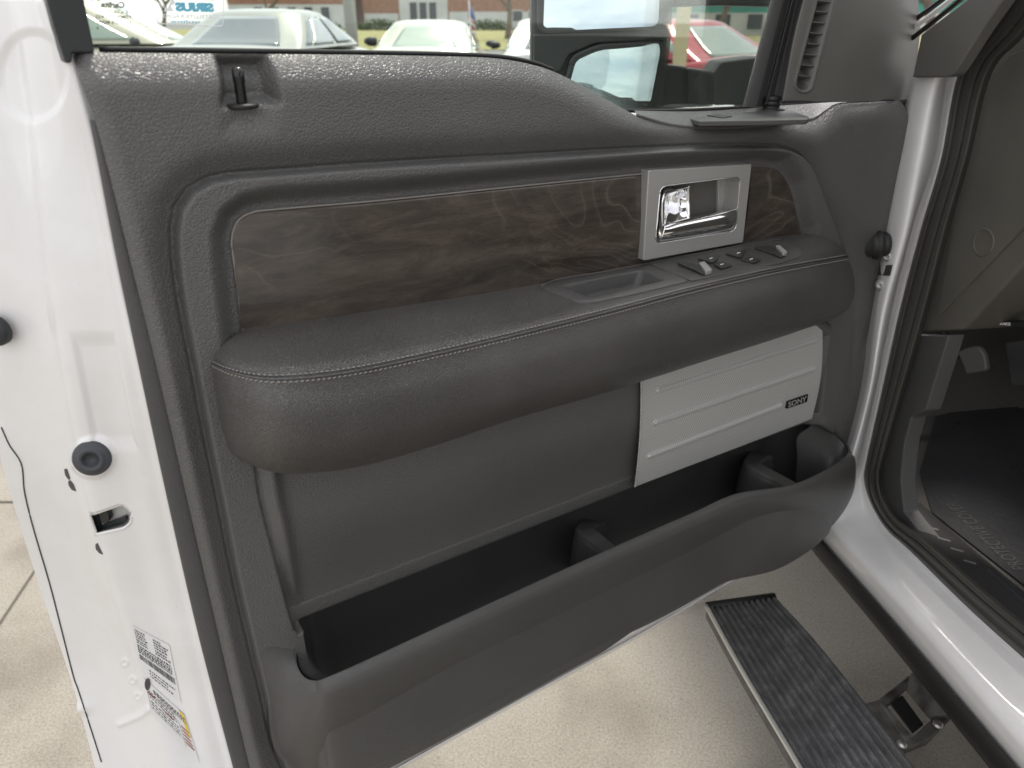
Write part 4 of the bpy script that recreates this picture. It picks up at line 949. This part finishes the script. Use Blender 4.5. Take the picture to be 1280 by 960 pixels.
for i, (x, y) in enumerate(((1145, 663), (1160, 676), (1175, 690), (1191, 705), (1165, 660), (1180, 674), (1196, 687), (1212, 702))):
    f = np.array([onsill(x-8, y-2.5, .0012), onsill(x+8, y+2, .0012), onsill(x+8, y+4, .0012), onsill(x-8, y-.5, .0012)]); prism('tread_mark', f, f-Z*.001, M['sail'], spl, .0003)
# pedals
def flatp(px, s, m, name, depth, bev=.004, r=4, **k):
    f = spts(roundpoly(np.array(px, float), r, 5), s); return prism(name, f, f+fT*depth*.3+rT*depth, m, T, bev, **k)
ped = flatp([(1196, 440), (1212, 434), (1222, 433), (1230, 443), (1233, 464), (1208, 468), (1203, 455)], .50, M['sail'], 'parking_pedal', .015)
tube('pedal_arm', spts([(1172, 400, .50), (1184, 424, .50), (1200, 446, .505)]), .008, M['black'], ped, seg=8, n=8)
flatp([(1256, 428), (1330, 420), (1335, 480), (1264, 482)], .62, M['trim2'], 'brake_pedal', .015)
bh = flatp([(1236, 402), (1282, 403), (1282, 409), (1236, 407)], .16, M['black'], 'brake_release', .02, bev=.001, r=1)
o0 = SW(1255, 404.8, .158); xd = SW(1262, 405, .158)-SW(1248, 404.4, .158); yv = SW(1255, 402, .158)-SW(1255, 407, .158)
text('release_lettering', 'BRAKE', .01, o0, xd, yv, M['label'], bh, bold=.0003, fit=(np.linalg.norm(SW(1263, 405, .158)-SW(1247, 404.4, .158)), np.linalg.norm(SW(1255, 402.8, .158)-SW(1255, 406.6, .158))))
# rest of the cab: keeps the interior dark, seen only from aside
cabw = mat('cab_lining', (.10, .095, .085), .8)
def tbox(name, s0, s1, t0, t1, z0, z1, m, bev=0):
    return boxes(name, [(t2w(s0, t0, z0), rT*(s1-s0), fT*(t1-t0), Z*(z1-z0))], m, T, bev)
tbox('cab_roof', .16, 1.75, -2.9, -.15, 1.88, 1.92, M['white'], .01)
tbox('far_door', 1.80, 1.86, -2.9, .8, .45, 1.36, cabw)
tbox('cab_back_wall', .06, 1.86, -2.95, -2.9, .45, 1.90, cabw)
tbox('rear_door', .0, .10, -2.9, -1.28, .46, 1.38, M['white'], .01)
tbox('firewall', .10, 1.80, .75, .80, .5, 1.30, M['black'])
tbox('dashboard', .45, 1.75, .0, .75, .98, 1.28, M['dash'], .03)
# bonnet and wing in front
hs = np.array([[t2w(s, t, z) for s, z in ((.02, .55), (.0, .85), (.02, 1.08), (.10, 1.155), (.9, 1.20+0*t), (1.7, 1.155), (1.8, 1.08), (1.82, .85), (1.80, .55))] for t in (.35, .8, 1.3, 1.8, 2.05, 2.12)])
hs[:, :, 2] += np.array([0, 0, -.01, -.03, -.07, -.2])[:, None]*(hs[:, :, 2] > .7)
HG = np.array([cr(hs[:, j], 40) for j in range(hs.shape[1])]).transpose(1, 0, 2); HG = np.array([cr(r, 60) for r in HG])
gobj('bonnet', HG, M['white'], T)
for t in (1.72,):
    wl = lathe('wheel', t2w(.02, t, .40), -rT, [(.0, .0), (.22, .0), (.24, .02), (.39, .02), (.40, -.02), (.40, -.22), (.0, -.22)], M['black'], T, seg=40)
    lathe('rim', t2w(.02, t, .40), -rT, [(.0, .03), (.05, .03), (.08, .005), (.2, .01), (.235, .025), (.235, -.1)], M['nickel'], wl, seg=40)
# ---------------- running board and bracket
ZB = .38
BL = [(885, 757), (930, 838), (1003, 960), (1075, 1085)]
BR_ = [(970, 745), (1030, 812), (1146, 960), (1240, 1085)]
a, b = np.array([ZW(*p, ZB) for p in BL]), np.array([ZW(*p, ZB) for p in BR_])
A_, B_ = crl(a, 40), crl(b, 40); nr = 12; V_ = []
prof = []
for i in range(nr):
    for (t, hh) in ((.0, -.0065), (.20, -.006), (.34, .0), (.72, .0), (.86, -.006)): prof.append(((i+t)/nr, hh))
prof = [(-.012, -.03), (-.012, -.004)]+[(.0, .0)]+prof+[(1.0, -.004), (1.015, -.006), (1.03, -.012), (1.03, -.035)]
G = np.array([A_*(1-t)+B_*t+Z*hh for t, hh in prof])
bd_ = gobj('running_board', G, M['board'], T)
bd_['label'] = 'ribbed black step board with a bright outer edge'
tube('board_edge', A_+Z*.0005-rT*.004, .0042, M['alu'], bd_, seg=10)
e0_ = A_[0]; e1_ = B_[0]
tube('end_cap', np.array([e0_, e0_*.5+e1_*.5, e1_])+fT*.004-Z*.006, .009, M['black'], bd_, seg=8)
# bracket: two side arms, cross bar, cast back plate
def zq(px, z0, m, name, depth, par, bev=.003, r=0):
    f = np.array([ZW(p[0], p[1], z0) for p in (roundpoly(np.array(px, float), r, 4) if r else px)]); return prism(name, f, f-Z*depth, m, par, bev)
br = zq([(1076, 880), (1098, 874), (1137, 843), (1143, 849), (1108, 881), (1140, 921), (1183, 881), (1197, 886), (1160, 925), (1118, 942), (1092, 910)], .372, M['cast'], 'step_bracket', .014, T)
zq([(1098, 876), (1106, 880), (1140, 918), (1132, 928)], .376, M['cast'], 'cross_bar', .008, br)
zq([(1078, 882), (1098, 880), (1132, 926), (1114, 938)], .369, M['black'], 'rubber_pad', .008, br)
zq([(1112, 878), (1128, 868), (1155, 905), (1141, 916)], .362, M['black'], 'inner_web', .004, br)
f = np.array([ZW(1137, 843, .385), ZW(1160, 820, .43), ZW(1205, 870, .43), ZW(1182, 893, .385), ZW(1160, 898, .36), ZW(1130, 862, .36)]); prism('back_plate', f, f+rT*.012-Z*.01, M['cast'], br, .003)
for (x, y) in ((1172, 906), (1194, 889), (1127, 931)):
    lathe('bolt', ZW(x, y, .374), Z, [(.008, 0), (.008, .003), (.0045, .005), (.0, .005)], M['steel'], br, seg=16)
# hinge bolts and check strap slot on the pillar
bb_ = bvh(bpy.data.objects['body_pillar'])
nP = -rT*.8-fT*.6
for (x, y) in ((1110, 320), (1101, 356)):
    h_ = bb_.ray_cast(Vector(CAM), Vector(ray(x, y)).normalized())[0]
    if h_ is not None: lathe('hinge_bolt', np.array(h_), nP, [(.009, -.002), (.009, .002), (.006, .003), (.0055, .0055), (.003, .0055), (.0025, .003), (0, .003)], M['pole'], T, seg=20)
P_ = [bb_.ray_cast(Vector(CAM), Vector(ray(x, y)).normalized())[0] for x, y in ((1096, 330), (1116, 331), (1113, 344), (1096, 343))]
if all(p is not None for p in P_):
    P_ = np.array([np.array(p) for p in P_])+nP*.005; prism('check_slot', P_, P_-nP*.006, M['ink'], T, 0)

# ---------------- protective film on the cab floor: a thing of its own
ffp = [(1150, 590), (1165, 640), (1215, 680), (1285, 735), (1400, 820), (1520, 800), (1400, 560), (1250, 500), (1170, 520)]
base = np.array([ZW(p[0], p[1], ZF+.004) for p in ffp])
film = prism('floor_film', base, base-Z*.0015, mat('film_plastic', (.024, .024, .026), .3, spec=.45, build=leather(30, .12, .002)), None, 0, smooth=False)
tag(film, 'dark glossy protective film printed with black words, lying on the cab floor', 'protective film')
film['label'] = film['label']
inkf = M['blackg']
def ftext(txt, x0, y0, x1, y1, hgt, flip=1):
    a, b = ZW(x0, y0, ZF+.0046), ZW(x1, y1, ZF+.0046); xd = b-a; yv = np.cross(Z, xd)*flip
    return text('film_lettering', txt, .02, (a+b)/2, xd, yv, M['black'], film, bold=.0004, fit=(np.linalg.norm(xd), hgt))
for o in (ftext('PROTECTIVE COVER', 1276, 712, 1188, 628, .028), ftext('PROTECTIVE COVER', 1200, 542, 1142, 548, .02), ftext('REMOVE', 1212, 528, 1175, 533, .018), ftext('COVER', 1300, 600, 1262, 585, .03)):
    pass
# ================================================================== SURROUNDINGS
def sheet(name, pts, z, m, kind='structure'):
    o = pdata(name, [(x, y, z) for x, y in pts], [tuple(range(len(pts)))], m, None, False); o['kind'] = kind; return o
sheet('ground', [(-400, -400), (400, -400), (400, 600), (-400, 600)], -.012, M['asphalt'])
sheet('concrete_pavement', [(-9, -8), (9, -8), (9, 7.0), (-9, 7.0)], 0, M['concrete'])
# control joints of the concrete
ja, jb = ZW(0, 628, 0), ZW(20, 628, 0); jc, jd = ZW(0, 780, 0), ZW(45, 712, 0)
def jline(name, a, b, w=.008):
    d = (b-a)/np.linalg.norm(b-a); n_ = np.cross(d, Z)*w/2; a2, b2 = a-d*4, b+d*4
    o = pdata(name, [tuple(p+Z*.004) for p in (a2-n_, b2-n_, b2+n_, a2+n_)], [(0, 1, 2, 3)], M['joint'], None, False); o['kind'] = 'structure'
jline('pavement_joint', ja, jb); jline('pavement_joint', jc, jd, .006)
sheet('road', [(-120, 30), (120, 30), (120, 42), (-120, 42)], -.006, M['asphalt'])
pdata_lot = boxes('parking_lot', [(np.array([-14, 7.4, -.2]), (12.1, 0, 0), (0, 20, 0), (0, 0, .33))], M['asphalt'], None); pdata_lot['kind'] = 'structure'
# grass verge beyond the car park, kerbed
grs = pdata('grass_verge', [(-150, 44, .02), (150, 44, .02), (150, 95, .5), (-150, 95, .5)], [(0, 1, 2, 3)], M['grass'], None, False); grs['kind'] = 'structure'

# ---------------- cars
def car(loc, head, paint, name, label, group=None, roofz=1.46, wid=.90, dark_trunk=False, glassm=None):
    root = thing(name, label, 'car', (loc[0], loc[1], loc[2] if len(loc) > 2 else 0), group)
    hd = np.array([math.sin(head), math.cos(head), 0]); sd = np.array([math.cos(head), -math.sin(head), 0]); o = np.array([loc[0], loc[1], loc[2] if len(loc) > 2 else 0.])
    def P(x, y, z): return o+hd*x+sd*y+Z*z
    gm = glassm or M['carglass']
    # body: stations along the length
    st = [(-2.32, .70, .62, .82, .45), (-2.25, .84, .42, .98, .40), (-1.9, .90, .30, 1.02, .3), (-1.2, .92, .26, .97, .3), (0, .93, .24, .95, .3), (1.0, .92, .24, .95, .3), (1.7, .90, .27, .86, .3), (2.15, .84, .33, .74, .3), (2.32, .66, .45, .62, .3)]
    R = []
    for (x, w_, zb, zt, _) in st:
        w_ *= wid/.9; h_ = zt-zb
        ring = [(-.0, zb), (-.8*w_, zb), (-w_, zb+.12*h_/.7), (-w_*1.0, zb+.5*h_), (-.97*w_, zt-.16*h_), (-.88*w_, zt-.02), (-.5*w_, zt+.02), (0, zt+.03), (.5*w_, zt+.02), (.88*w_, zt-.02), (.97*w_, zt-.16*h_), (w_, zb+.5*h_), (w_, zb+.12*h_/.7), (.8*w_, zb)]
        R.append(cr(np.array([P(x, a, b) for a, b in ring]), 56, closed=True))
    R = np.array(R); G = np.array([cr(R[:, j], 40) for j in range(R.shape[1])]).transpose(1, 0, 2)
    v_, f_ = gridmesh(G, False, True); f_ = [tuple(q) for q in f_]; f_.append(tuple(range(56))); f_.append(tuple(range(39*56, 40*56))[::-1])
    pdata('body', v_, f_, paint, root)
    # greenhouse: side profile curves (x, z) of rear base, rear top, front top, front base
    rb, rt, ft_, fb = (-1.72, 1.00), (-.98, roofz-.07), (.22, roofz-.05), (1.15, .96)
    wb, wt_ = .80*wid/.9, .58*wid/.9
    def prow(t, lvl):  # lvl 0 belt..1 roof
        xr, xf = rb[0]+(rt[0]-rb[0])*lvl**.85, fb[0]+(ft_[0]-fb[0])*lvl**.9
        z0 = (.99 if True else 0); z1 = roofz-.06; w_ = wb+(wt_-wb)*lvl**1.25
        return xr, xf, z0+(z1-z0)*lvl, w_
    rings = []
    for lvl in (0, .15, .3, .5, .7, .85, .95, 1):
        xr, xf, z_, w_ = prow(0, lvl); c_ = .16
        pts = [(xr, -w_+c_*1.2), (xr+c_*1.1, -w_), ((xr+xf)/2, -w_-.015), (xf-c_*2, -w_), (xf, -w_+c_*1.6), (xf+.07, 0), (xf, w_-c_*1.6), (xf-c_*2, w_), ((xr+xf)/2, w_+.015), (xr+c_*1.1, w_), (xr, w_-c_*1.2), (xr-.05, 0)]
        rings.append(cr(np.array([P(a, b, z_) for a, b in pts]), 72, closed=True))
    top = rings[-1]; cR = top.mean(0)
    for k_, dz in ((.93, .022), (.75, .045), (.4, .058), (.02, .062)): rings.append(cR+(top-cR)*k_+Z*dz)
    gobj('cabin', np.array(rings), paint, root, cv=True)
    # windows laid on the greenhouse, 6 mm proud and slightly thick
    def onring(lvl, u):   # u in ring units 0..12
        xr, xf, z_, w_ = prow(0, lvl); c_ = .16
        pts = [(xr, -w_+c_*1.2), (xr+c_*1.1, -w_), ((xr+xf)/2, -w_-.015), (xf-c_*2, -w_), (xf, -w_+c_*1.6), (xf+.07, 0), (xf, w_-c_*1.6), (xf-c_*2, w_), ((xr+xf)/2, w_+.015), (xr+c_*1.1, w_), (xr, w_-c_*1.2), (xr-.05, 0)]
        return cr(np.array([P(a, b, z_) for a, b in pts]), 1, closed=True, tt=np.array([u % 12]))[0]
    def win(name, corners):  # corners in (u, lvl) grid: bl, br, tr, tl
        G = []
        for t in np.linspace(0, 1, 10):
            row = []
            for s_ in np.linspace(0, 1, 16):
                bl_, br2, tr_, tl_ = [np.array(q, float) for q in corners]
                q = (bl_*(1-s_)+br2*s_)*(1-t)+(tl_*(1-s_)+tr_*s_)*t; p = onring(min(max(q[1], 0), 1), q[0]); cc_ = P(0, 0, p[2]); d_ = p-cc_; row.append(p+d_/np.linalg.norm(d_)*.008)
            G.append(row)
        return gobj(name, np.array(G), gm, root, thick=.006)
    win('rear_window', [(10.12, .10), (11.88, .10), (11.85, .93), (10.15, .93)] if False else [(10.15, .08), (11.85+0, .08), (11.8, .92), (10.2, .92)])
    win('windscreen', [(4.15, .08), (5.85, .08), (5.8, .92), (4.2, .92)])
    for sgn in (1, -1):
        def sgnu(u): return u if sgn > 0 else 10-u
        win('side_window', [(sgnu(7.1), .10), (sgnu(7.95), .10), (sgnu(7.95), .90), (sgnu(7.25), .90)])
        win('side_window', [(sgnu(8.06), .10), (sgnu(8.75), .10), (sgnu(8.72), .90), (sgnu(8.06), .90)])
        win('side_window', [(sgnu(8.83), .12), (sgnu(9.05), .12), (sgnu(8.98), .80), (sgnu(8.80), .88)])
        c_ = P(.72, sgn*(wid+.12), 1.02)
        lathe('door_mirror', c_-sd*.1*0, sd*sgn, [(0, -.10), (.035, -.09), (.06, -.03), (.065, .05), (.045, .08), (0, .09)], M['mirrorh'], root, seg=14)
        lathe('tail_light', P(-2.16, sgn*.70*wid/.9, .82), -hd, [(0, .16), (.07, .15), (.13, .10), (.15, 0), (.15, -.1)], M['taill'], root, seg=16)
        for x in (-1.42, 1.42):
            w_ = lathe('wheel', P(x, sgn*(wid-.10), .33), sd*sgn, [(0, .0), (.20, .0), (.22, .1), (.32, .11), (.335, .06), (.335, -.10), (0, -.10)], M['black'], root, seg=28)
            lathe('rim', P(x, sgn*(wid-.10), .33), sd*sgn, [(0, .09), (.05, .09), (.08, .07), (.19, .09), (.215, .105), (.22, .02)], M['nickel'], w_, seg=28)
    if dark_trunk:
        pass
    f = np.array([P(-2.335, y, z) for y, z in ((-.26, .58), (.26, .58), (.26, .70), (-.26, .70))]); prism('number_plate', f, f-hd*.012, M['label'], root, 0)
    f = np.array([P(-1.45, y, roofz-.20) for y in (-.2, .2)])
    return root
M['carglass'] = mat('car_glass', (.05, .075, .09), .06, spec=.9, coat=1, coatr=.02)
M['carglassp'] = mat('pale_car_glass', (.28, .36, .30), .10, spec=.9, coat=1, coatr=.02)
M['taill'] = mat('tail_light', (.35, .02, .02), .2, coat=1)
def cpaint(n, c, metal=0): return mat(n, c, .28, metal, coat=.8, coatr=.06)
car((-3.05, 11.2, .13), .07, cpaint('silver_paint', (.27, .275, .25), .3), 'parked_car', 'silver sedan seen from behind, nearest beyond the door glass, with a dark rear window', 'cars parked beyond the truck', 1.42)
car((-6.1, 12.6, .13), 1.42, cpaint('cream_paint', (.46, .44, .34), .0), 'parked_car', 'cream white sedan seen side on at the far left of the window', 'cars parked beyond the truck', 1.56, glassm=M['carglassp'])
car((-1.42, 15.2), .0, cpaint('white_paint_car', (.50, .51, .44), .0), 'parked_car', 'white sedan seen squarely from behind with a small flag beside it', 'cars parked beyond the truck', 1.43, glassm=M['carglassp'])
car((.72, 14.2), .0, cpaint('grey_paint_car', (.5, .5, .5), .3), 'parked_car', 'grey sedan mostly hidden behind the truck door mirror', 'cars parked beyond the truck', 1.46)
car((1.85, 11.6), -.62, cpaint('red_paint_car', (.50, .045, .06), .1), 'parked_car', 'red sedan seen through the gap beside the door mirror', 'cars parked beyond the truck', 1.44, glassm=M['carglassp'])
# flag
fl_ = thing('car_flag', 'small red, white and blue flag on a stick beside the white sedan', 'flag', YW(588, 66, 12.4))
tube('stick', np.array([YW(590, 66, 12.4), YW(586, 0, 12.4)]), .008, M['label'], fl_, seg=6)
flr = cpaint('flag_red', (.55, .10, .10)); flb = cpaint('flag_blue', (.08, .10, .28))
def cloth(name, c, m):
    a = np.array([[YW(*p, 12.4)+np.array([0, .02*math.sin(i*1.3+j), 0]) for j, p in enumerate(r)] for i, r in enumerate(c)]); return gobj(name, a, m, fl_, thick=.004)
cloth('blue_field', [[(587, 4), (593, 16)], [(586, 12), (594, 21)], [(585, 20), (595, 27)]], flb)
for i in range(4): cloth('red_stripe', [[(585+i*.6, 21+i*5), (594+i*.5, 28+i*4.5)], [(585.4+i*.6, 23.6+i*5), (594.4+i*.5, 30.4+i*4.5)]], flr if i % 2 == 0 else M['label'])
# lamp post
pb = YW(441, 60, 17.0); pl = thing('lamp_post', 'pale metal lamp post standing between the two sedans', 'lamp post', (pb[0], pb[1], 0))
tube('post', np.array([[pb[0], pb[1], 0], [pb[0], pb[1], 7.5]]), .12, M['pole'], pl, seg=16)
lathe('base', np.array([pb[0], pb[1], 0]), Z, [(.26, 0), (.26, .5), (.2, .6), (.11, .62)], M['bwhite'], pl)
boxes('lamp_head', [(np.array([pb[0]-.15, pb[1]-1.0, 7.4]), (.3, 0, 0), (0, 1.0, 0), (0, 0, .14))], M['pole'], pl)
# cream post by the mirror gap
pb = YW(853, 60, 9.0); cpst = thing('canopy_post', 'broad cream painted post seen in the gap beside the door mirror', 'post', (pb[0], pb[1], 0))
boxes('column', [(np.array([pb[0]-.07, pb[1], 0]), (.13, 0, 0), (0, .13, 0), (0, 0, 3.2))], M['cream'], cpst, .01)
boxes('footing', [(np.array([pb[0]-.16, pb[1]-.09, 0]), (.31, 0, 0), (0, .31, 0), (0, 0, .2))], M['bwhite'], cpst, .01)
# ---------------- buildings
def building(name, label, x0, x1, y, d, hgt, wallm, wins, bands=(), roofm=None):
    r = thing(name, label, 'building', ((x0+x1)/2, y, 0))
    boxes('wall', [(np.array([x0, y, 0]), (x1-x0, 0, 0), (0, d, 0), (0, 0, hgt))], wallm, r)
    boxes('roof', [(np.array([x0-.4, y-.4, hgt]), (x1-x0+.8, 0, 0), (0, d+.8, 0), (0, 0, .5))], roofm or M['bwhite'], r)
    for (a, b, z0, z1) in wins:
        w_ = boxes('window', [(np.array([a, y-.08, z0]), (b-a, 0, 0), (0, .1, 0), (0, 0, z1-z0))], M['bwhite'], r)
        boxes('pane', [(np.array([a+.12, y-.12, z0+.12]), (b-a-.24, 0, 0), (0, .05, 0), (0, 0, z1-z0-.24))], M['bglass'], w_)
    for (a, b, z0, z1, mm) in bands: boxes('panel', [(np.array([a, y-.05, z0]), (b-a, 0, 0), (0, .06, 0), (0, 0, z1-z0))], mm, r)
    return r
def bx(px, y): return (px-640)/F*(y*cp)*1.0/(cp*cp+0) * cp  # approx at the horizon
yb = 110
def X_(px): return YW(px, 25, yb)[0]
building('brick_building', 'long low brick building with pale panels across the road, behind the white sedan', X_(455), X_(720), yb, 18, 7.5, M['brick'],
         [(X_(a), X_(a+11), 1.0, 3.6) for a in (512, 524, 536)]+[(X_(a), X_(a+11), 4.2, 6.6) for a in (512, 524, 536)]+[(X_(a), X_(a+14), 1.2, 2.6) for a in (640, 660, 680, 700)],
         [(X_(500), X_(560), .3, 7.3, M['bwhite']), (X_(456), X_(498), .2, 2.2, M['bwhite']), (X_(562), X_(718), .2, 2.4, M['bwhite'])])
building('pale_building', 'pale low building across the road at the left, behind the silver sedan', X_(300), X_(438), yb-4, 15, 4.6, M['bwhite'],
         [(X_(a), X_(a+12), 1.0, 3.0) for a in (330, 350, 370, 390, 410)], [(X_(300), X_(438), 3.2, 4.5, M['brick'])])
building('green_roofed_building', 'long building with a green fascia behind the red sedan', X_(760), X_(1060), 72, 16, 2.9, M['bwhite'],
         [(X_(a)*.66, X_(a+22)*.66, .6, 2.0) for a in (850, 890, 930, 970)], roofm=M['teal'], bands=[(X_(760), X_(1060), 2.0, 2.9, M['teal'])])
# ---------------- bare trees
def tree(loc, hgt, seed, label, group='bare trees beyond the car park', yellow=False):
    rnd = random.Random(seed); r = thing('bare_tree', label, 'tree', loc, group)
    segs = []; base = np.array(loc, float)
    def grow(p, d, ln, rad, lev):
        n = 3; pts = [p]
        for i in range(n):
            d = d+np.array([rnd.gauss(0, .12), rnd.gauss(0, .12), rnd.gauss(.03, .06)]); d /= np.linalg.norm(d); pts.append(pts[-1]+d*ln/n)
        segs.append((pts, rad, lev))
        if lev < 5:
            for k_ in range(3 if lev < 4 else 2):
                a = rnd.uniform(0, 6.28); sp_a = rnd.uniform(.35, .85)
                q = np.array([math.cos(a), math.sin(a), 0]); nd = d*math.cos(sp_a)+q*math.sin(sp_a); nd[2] = abs(nd[2])*.8+.1
                grow(pts[-1] if k_ < 2 else pts[2], nd/np.linalg.norm(nd), ln*rnd.uniform(.62, .8), rad*.58, lev+1)
    grow(base, np.array([0, 0, 1.]), hgt*.26, hgt*.022, 0)
    for nm, cond in (('trunk', lambda l: l < 2), ('crown', lambda l: l >= 2)):
        V_, F_ = [], []
        for pts, rad, lev in segs:
            if not cond(lev): continue
            b0 = len(V_); sg = 6 if lev < 2 else 4
            for i, p in enumerate(pts):
                rr = rad*(1-.38*i/3); t = pts[min(i+1, 3)]-pts[max(i-1, 0)]; t = t/np.linalg.norm(t); a_ = np.cross(t, [1, .3, .2]); a_ /= np.linalg.norm(a_); c_ = np.cross(t, a_)
                for j in range(sg): V_.append(p+rr*(math.cos(2*math.pi*j/sg)*a_+math.sin(2*math.pi*j/sg)*c_))
            for i in range(3):
                for j in range(sg): F_.append((b0+i*sg+j, b0+i*sg+(j+1) % sg, b0+(i+1)*sg+(j+1) % sg, b0+(i+1)*sg+j))
        pdata(nm, V_, F_, M['bark'], r)
    return r
def gp(px, y): return (YW(px, 25, y)[0], y, .1)
tree(gp(634, 62), 11, 1, 'broad bare tree in the verge just left of the truck door mirror')
tree(gp(200, 70), 10, 2, 'bare tree above the roof of the silver sedan')
tree(gp(330, 88), 9, 3, 'bare tree near the pale building, right of the silver sedan')
tree(gp(905, 50), 10, 4, 'bare tree in front of the green fascia behind the red sedan')
tree(gp(1168, 40), 12, 5, 'bare tree seen past the truck windscreen pillar at the top right')
tree(gp(1230, 55), 13, 8, 'second bare tree past the windscreen pillar, hidden further right')
tree(gp(130, 80), 12, 6, 'bare tree behind the cream sedan at the far left')
# hedge and far scrub masses
def shrub(name, c, rx, ry, rz, n, m, label, cat='hedge'):
    V_, F_ = [], []
    for i in range(n):
        q = rng.normal(size=3); q /= np.linalg.norm(q); q[2] = abs(q[2]); p = np.array(c)+q*np.array([rx, ry, rz])*rng.uniform(.55, 1)
        a_ = rng.normal(size=3); a_ /= np.linalg.norm(a_); b_ = np.cross(a_, rng.normal(size=3)); b_ /= np.linalg.norm(b_); s_ = rng.uniform(.06, .16); k_ = len(V_)
        V_ += [p-a_*s_, p+b_*s_*.6, p+a_*s_, p-b_*s_*.6]; F_.append((k_, k_+1, k_+2, k_+3))
    o = pdata(name, V_, F_, m, None, False); return tag(o, label, cat)
M['hedge'] = mat('hedge_leaf', (.06, .09, .03), .8)
for px, lb in ((395, 'low dark green shrub on the verge left of the lamp post'), (475, 'low dark green shrub on the verge right of the lamp post'), (610, 'low dark green shrub by the trunk of the broad bare tree')):
    x, y, _ = gp(px, 90); shrub('shrub', (x, y, .3), 3.0, 1.2, 1.3, 1500, M['hedge'], lb, 'shrub')

# ================================================================== WORLD, SUN, CAMERA
SUN_EL, SUN_AZ = math.radians(61), math.radians(6)      # azimuth clockwise from +Y
w = bpy.data.worlds.new('World'); S.world = w; w.use_nodes = True; nt = w.node_tree; bg = nt.nodes['Background']
sky = N(nt, 'ShaderNodeTexSky', sky_type='NISHITA'); sky.sun_disc = False; sky.sun_elevation = SUN_EL; sky.sun_rotation = SUN_AZ; sky.dust_density = 2.5; sky.air_density = 1.0
tc = N(nt, 'ShaderNodeTexCoord'); mp_n = N(nt, 'ShaderNodeMapping'); mp_n.inputs['Scale'].default_value = (1.3, 1.3, 5); LK(nt, tc, 'Generated', mp_n, 'Vector')
nz = N(nt, 'ShaderNodeTexNoise'); nz.inputs['Scale'].default_value = 3.2; nz.inputs['Detail'].default_value = 9; nz.inputs['Roughness'].default_value = .62; nz.inputs['Distortion'].default_value = .4; LK(nt, mp_n, 'Vector', nz, 'Vector')
rp = ramp(nt, [(.40, (.50, .50, .50)), (.60, (.95, .95, .95))]); LK(nt, nz, 'Fac', rp, 'Fac')
mx = N(nt, 'ShaderNodeMix', data_type='RGBA'); LK(nt, rp, 'Color', mx, 0); LK(nt, sky, 'Color', mx, 6); mx.inputs[7].default_value = (9.0, 8.85, 8.7, 1)
LK(nt, mx, 2, bg, 'Color'); bg.inputs['Strength'].default_value = .10
sl_ = bpy.data.lights.new('sun', 'SUN'); sl_.energy = 1.9; sl_.angle = math.radians(12); sl_.color = (1, .95, .86)
so = bpy.data.objects.new('sun', sl_); C.objects.link(so)
sd_ = Vector((math.sin(SUN_AZ)*math.cos(SUN_EL), math.cos(SUN_AZ)*math.cos(SUN_EL), math.sin(SUN_EL)))
so.rotation_euler = (-sd_).to_track_quat('-Z', 'Y').to_euler()
cam = bpy.data.cameras.new('camera'); co = bpy.data.objects.new('camera', cam); C.objects.link(co)
cam.sensor_fit = 'HORIZONTAL'; cam.sensor_width = 36; cam.lens = 36*F/1280; cam.clip_start = .02; cam.clip_end = 2000
co.location = (0, 0, CAMZ); co.rotation_euler = (math.pi/2-PITCH, 0, 0)
cam.dof.use_dof = True; cam.dof.focus_distance = .95; cam.dof.aperture_fstop = 7.0
S.camera = co
S.view_settings.view_transform = 'Standard'; S.view_settings.look = 'None'; S.view_settings.exposure = 1.02; S.view_settings.gamma = 1
try:
    S.cycles.use_denoising = True; S.cycles.transparent_max_bounces = 12; S.cycles.max_bounces = 8
except Exception: pass
